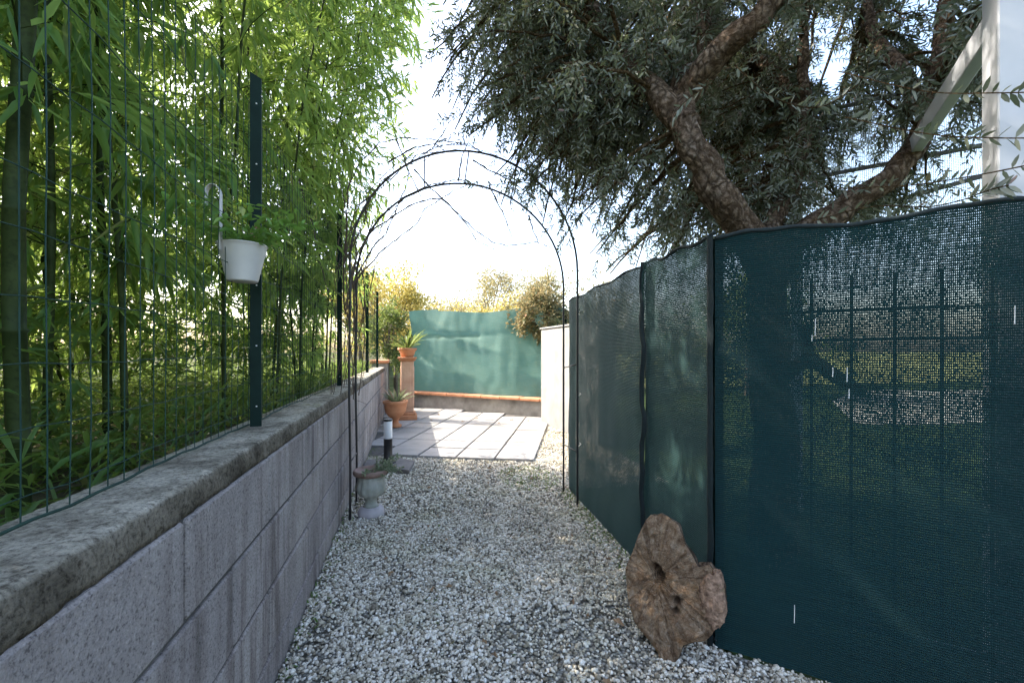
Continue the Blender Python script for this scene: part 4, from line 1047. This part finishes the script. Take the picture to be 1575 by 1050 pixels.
# long whips hanging over the fence in front of the white post
for L in ([(1290, 290, 1.75), (1400, 285, 1.5), (1500, 270, 1.3), (1600, 250, 1.2)], [(1300, 180, 1.6), (1420, 205, 1.4), (1520, 212, 1.25), (1620, 212, 1.15)], [(1290, 110, 1.7), (1420, 140, 1.45), (1540, 143, 1.25), (1620, 140, 1.15)],
          [(1250, 340, 1.75), (1340, 318, 1.6), (1430, 318, 1.5), (1500, 302, 1.42)], [(1130, 100, 1.8), (1190, 150, 1.75), (1260, 165, 1.7), (1320, 130, 1.65)], [(1500, 300, 1.25), (1530, 290, 1.22), (1552, 285, 1.2)],
          [(1090, 130, 1.9), (1050, 160, 1.9), (1035, 185, 1.9)], [(830, 265, 2.85), (790, 280, 2.85), (745, 285, 2.85), (712, 280, 2.85)], [(760, 130, 2.9), (735, 165, 2.9), (718, 200, 2.9)]):
    P = path(L, 8); br.tube(P, [.0024] * len(P), 4, caps=False)
    for i in range(1, len(P) - 1):
        dd = (P[i + 1] - P[i]).normalized()
        for sg in (-1, 1):
            if rng.random() < .3: continue
            ld = (dd * .7 + Vector((0, 0, sg * .8)) + rv(.4)).normalized(); ll = rng.uniform(.03, .05); lv.add(P[i], ld, rv(1), ll, ll * .27)
br.build('branches', mat['limb'], ol)
lv.build('crown', mat['olive_leaf'], ol, fine=False, off=ol.location, seed=5, droop=.05, fold=.12)

# ------------------------------------------------------------------ pergola with white post, top right
pg = empty('white_pergola', (1.95, 1.1, 0), 'white pergola with square post, beams and pale netting roof behind the cloth fence', 'pergola')
pa = math.atan2(Bd.y, Bd.x)
pc_ = C0 + Bd * .60 + Bn * .10
# large square post: left face shaded, front face towards the path
q0 = at(1503, 300, 1.42); q1 = at(1535, 300, 1.34)
e1 = Vector((q1.x - q0.x, q1.y - q0.y)); ps = .16
fcx = Vector((q1.x, q1.y)) + Bd * ps / 2 + Bn * ps * .4
mb = MB(); mb.box((fcx.x, fcx.y, 1.16), (ps, ps * .8, 2.36), rz=pa, bev=.004); mb.build('post', mat['white_paint'], pg)
# beams running back from the post, perpendicular to the cloth
for (off_, z, w_, h_) in ((-.055, 2.15, .045, .085), (.9, 2.2, .06, .12)):
    a = fcx + Bd * off_ + Bn * (ps * .4 + .002); c = a + Bn * 1.6; mb = MB(); mb.box((c.x, c.y, z), (w_, 3.2, h_), rz=pa, bev=.003); mb.build('beam', mat['white_paint'], pg)
a = fcx + Bd * .9; mb = MB(); mb.box((a.x, a.y, 2.40), (2.4, .07, .12), rz=pa, bev=.003); mb.build('beam', mat['white_paint'], pg)
# netting roof / windbreak sloping at the back and its battens
netA = fcx + Bn * 1.7 - Bd * .55; netB = netA + Bd * 2.2
cloth_obj('netting', mat['net'], pg, netA, netB, 1.50, 2.75, 40, 14, .12, 4)
for z, dz in ((1.95, .42), (2.28, .06), (2.72, .0)):
    a = netA - Bn * .03; b2 = netB - Bn * .03; mb = MB(); mb.tube([(a.x, a.y, z), (b2.x, b2.y, z + dz)], .014, 8); mb.build('batten', mat['batten'], pg)
for t in (0, 1):
    a = netA.lerp(netB, t); mb = MB(); mb.box((a.x, a.y, 1.08), (.07, .07, 2.2), rz=pa, bev=.003); mb.build('post', mat['white_paint'], pg)

# ------------------------------------------------------------------ background vegetation
def bush(name, c, rad, n, leaf, m, label, cat, trunk_h=0, group=None, clump=40, gap=-.1, seed=0, br_n=12, tm='twig'):
    g = random.Random(seed); c = Vector(c); root = empty(name, (c.x, c.y, 0), label, cat, group)
    lv = Leaves(); tw = MB(); base = Vector((c.x, c.y, -.02))
    top = Vector((c.x, c.y, c.z - rad[2] * .5))
    tw.tube([base, base.lerp(top, .5) + rv(.03, g), top], [.05 * rad[2], .04 * rad[2], .03 * rad[2]], 8)
    for k in range(n // clump):
        while True:
            d = rv(1, g) * g.uniform(.35, 1) ; p = Vector((c.x + d.x * rad[0], c.y + d.y * rad[1], c.z + d.z * rad[2]))
            if noise.noise(tuple(p * (1.6 / max(rad[0], .5)) + Vector((seed, 0, 0)))) > gap: break
        if k % max(1, (n // clump) // br_n) == 0:
            m1 = top.lerp(p, .5) + rv(.08 * rad[0], g); tw.tube([top, m1, p], [.018 * rad[2], .012 * rad[2], .004], 5, caps=False)
        cr = .16 * rad[0] + .05; out = Vector((d.x, d.y, d.z * .7 + .2)).normalized()
        for i in range(clump):
            q = p + rv(cr, g) * g.random() ** .5; ld = (out + rv(.9, g)).normalized(); l = leaf * g.uniform(.6, 1.3); lv.add(q, ld, rv(1, g) + Vector((0, 0, 1)), l, l * g.uniform(.28, .42))
    tw.build('trunk', mat[tm], root); lv.build('crown', m, root, fine=False, off=root.location, seed=seed, droop=.1)
    return root
bush('yellow_shrub', (-.35, 10.6, 2.1), (1.15, .9, 1.1), 9000, .075, mat['yellow_leaf'], 'yellow leaved shrub rising left behind the green screen', 'shrub', seed=3, gap=-.05)
bush('yellow_shrub', (1.2, 11.6, 1.7), (1.1, .8, .75), 4000, .07, mat['yellow_leaf'], 'lower yellow shrub just above the middle of the green screen', 'shrub', seed=5, gap=-.0)
bush('photinia_shrub', (2.12, 7.25, 1.75), (.55, .5, .5), 5200, .075, mat['red_leaf'], 'reddish green shrub spilling over the corner of green screen and white wall', 'shrub', seed=8, gap=-.2)
bush('green_shrub', (-.45, 9.3, 1.45), (.5, .4, .8), 4200, .07, mat['green_leaf'], 'dark green shrub behind the terracotta pedestal', 'shrub', seed=9, gap=-.2)
bush('garden_tree', (4.6, 13.0, 2.3), (2.2, 1.6, 1.4), 12000, .10, mat['pale_leaf'], 'pale golden tree beyond the white wall', 'tree', seed=11, gap=-.05)
bush('garden_tree', (3.0, 17.5, 2.6), (2.4, 1.6, 1.8), 9000, .12, mat['pale_leaf'], 'tall thin pale tree farther off, right of the sky gap', 'tree', seed=12, gap=.05)
bush('garden_tree', (-1.6, 15, 2.4), (1.8, 1.6, 1.6), 9000, .11, mat['yellow_leaf'], 'yellow tree far off behind the wire fence', 'tree', seed=13)
bush('hedge', (9.5, 12.2, .9), (5.2, .7, 1.0), 16000, .10, mat['green_leaf'], 'long green hedge seen through the shade cloth', 'hedge', seed=14, gap=-.4)
bush('garden_tree', (8.2, 9.5, 2.0), (1.4, 1.3, 1.2), 9000, .09, mat['green_leaf'], 'rounded tree showing through the shade cloth near the hedge', 'tree', seed=15)
bush('garden_tree', (-7, 7.0, 3.4), (2.4, 2.2, 1.4), 9000, .11, mat['green_leaf'], 'green tree far behind the bamboo', 'tree', seed=16)
bush('yellow_shrub', (2.6, 12.2, 1.75), (1.5, .8, .95), 8000, .075, mat['yellow_leaf'], 'yellow green shrub between the leafless trees, right of centre', 'shrub', seed=31, gap=-.1)
bush('garden_tree', (.9, 18.5, 2.0), (2.6, 1.5, 1.6), 12000, .12, mat['pale_leaf'], 'broad pale tree low in the middle of the arch opening', 'tree', seed=32, gap=-.15)
# bare branch rising behind the screen
def bare(name, base, h, seed, label):
    g = random.Random(seed); root = empty(name, base, label, 'tree'); mb = MB(); tips = []
    def grow(p, d, l, r, dep):
        pth = [p.copy()]; rr = [r]
        for i in range(5):
            d = (d + rv(.16, g)).normalized(); p = p + d * l / 5; pth.append(p.copy()); rr.append(r * (1 - .09 * (i + 1)))
        mb.tube(pth, rr, 5 if dep < 2 else 4, caps=False)
        if dep < 5:
            for k in range(g.choice((2, 2, 3))): grow(p, (d + rv(.65, g) + Vector((0, 0, .2))).normalized(), l * g.uniform(.6, .85), r * .55, dep + 1)
    grow(Vector(base), Vector((0, 0, 1)), h * .36, .05, 0); mb.build('branches', mat['twig'], root)
bare('bare_tree', (2.0, 12.4, 0), 2.6, 4, 'small leafless tree behind the green screen')
bare('bare_tree', (3.3, 13.8, 0), 3.6, 6, 'larger leafless tree behind the reddish shrub')

# ------------------------------------------------------------------ little things on the path
lv = Leaves()
for _ in range(2600):
    s = rng.random()
    if s < .22: y = rng.uniform(1.2, 5.5); x = -.435 + rng.random() ** 2 * .1
    elif s < .42:
        x = rng.uniform(-.2, 1.1); y = rng.uniform(1.3, 4.4)
        if noise.noise((x * 4, y * 4, 3)) < .28: continue
    elif rng.random() < .5: y = rng.uniform(1.5, 3.3); x = 1.08 + (y - 1.42) * .064 - rng.random() ** 2 * .12
    else:
        a = rng.uniform(0, 6.28); r = rng.random() ** .5 * .25; x = .98 + r * math.cos(a); y = 3.7 + r * 1.6 * math.sin(a)
    a = rng.uniform(0, 6.28); l = rng.uniform(.012, .035); lv.add((x, y, .008), (math.cos(a), math.sin(a), rng.uniform(.3, 1.2)), (0, 0, 1), l, l * .3)
o = lv.build('weeds', mat['grass'], fine=True, seed=6); tag(o, 'tiny green weeds sprouting in the gravel by the cloth fence', 'weeds', kind='stuff')
spots_ = [(.80, 1.62, .05), (.98, 1.20, .045), (.62, 1.33, .04), (.30, 6.9, .06), (.75, 6.6, .05), (1.25, 6.35, .05), (1.5, 6.6, .06), (1.72, 6.45, .05), (.05, 7.4, .05), (1.0, 6.9, .06), (.45, 7.4, .05)] + [(rng.uniform(-.3, 1.0), rng.uniform(1.5, 4.2), rng.uniform(.014, .03)) for _ in range(34)]
for i, (x, y, l) in enumerate(spots_):
    mb = MB(); a = rng.uniform(0, 6.28); n = 9; vs = [(0, 0, .004)]; 
    for k in range(n * 2):
        t = 2 * PI * k / (n * 2); r = l * (.5 + .12 * math.cos(2 * t) + .04 * math.cos(5 * t)); vs.append((r * math.cos(t), r * .62 * math.sin(t), .004 + .010 * abs(math.sin(t)) + .004 * math.sin(3 * t)))
    z = .046 if on_patio(x, y) else .018
    mb.add([(x + v[0] * math.cos(a) - v[1] * math.sin(a), y + v[0] * math.sin(a) + v[1] * math.cos(a), z + v[2]) for v in vs], [(0, k, k % (n * 2) + 1) for k in range(1, n * 2 + 1)])
    o = mb.build('dry_leaf', mat['dry_leaf'])
    if i < 3: tag(o, ('tan dry leaf on the gravel left of the log slice', 'dry leaf on the gravel in front of the log slice', 'small dry leaf on the gravel away from the log slice')[i], 'leaf')
    elif i > 10: tag(o, 'tiny curled tan leaf lying loose on the gravel path', 'leaf', 'tiny leaves on the gravel')
    else: tag(o, 'small brown dead leaf lying at the back of the tiled patio', 'leaf', 'dead leaves on the patio')
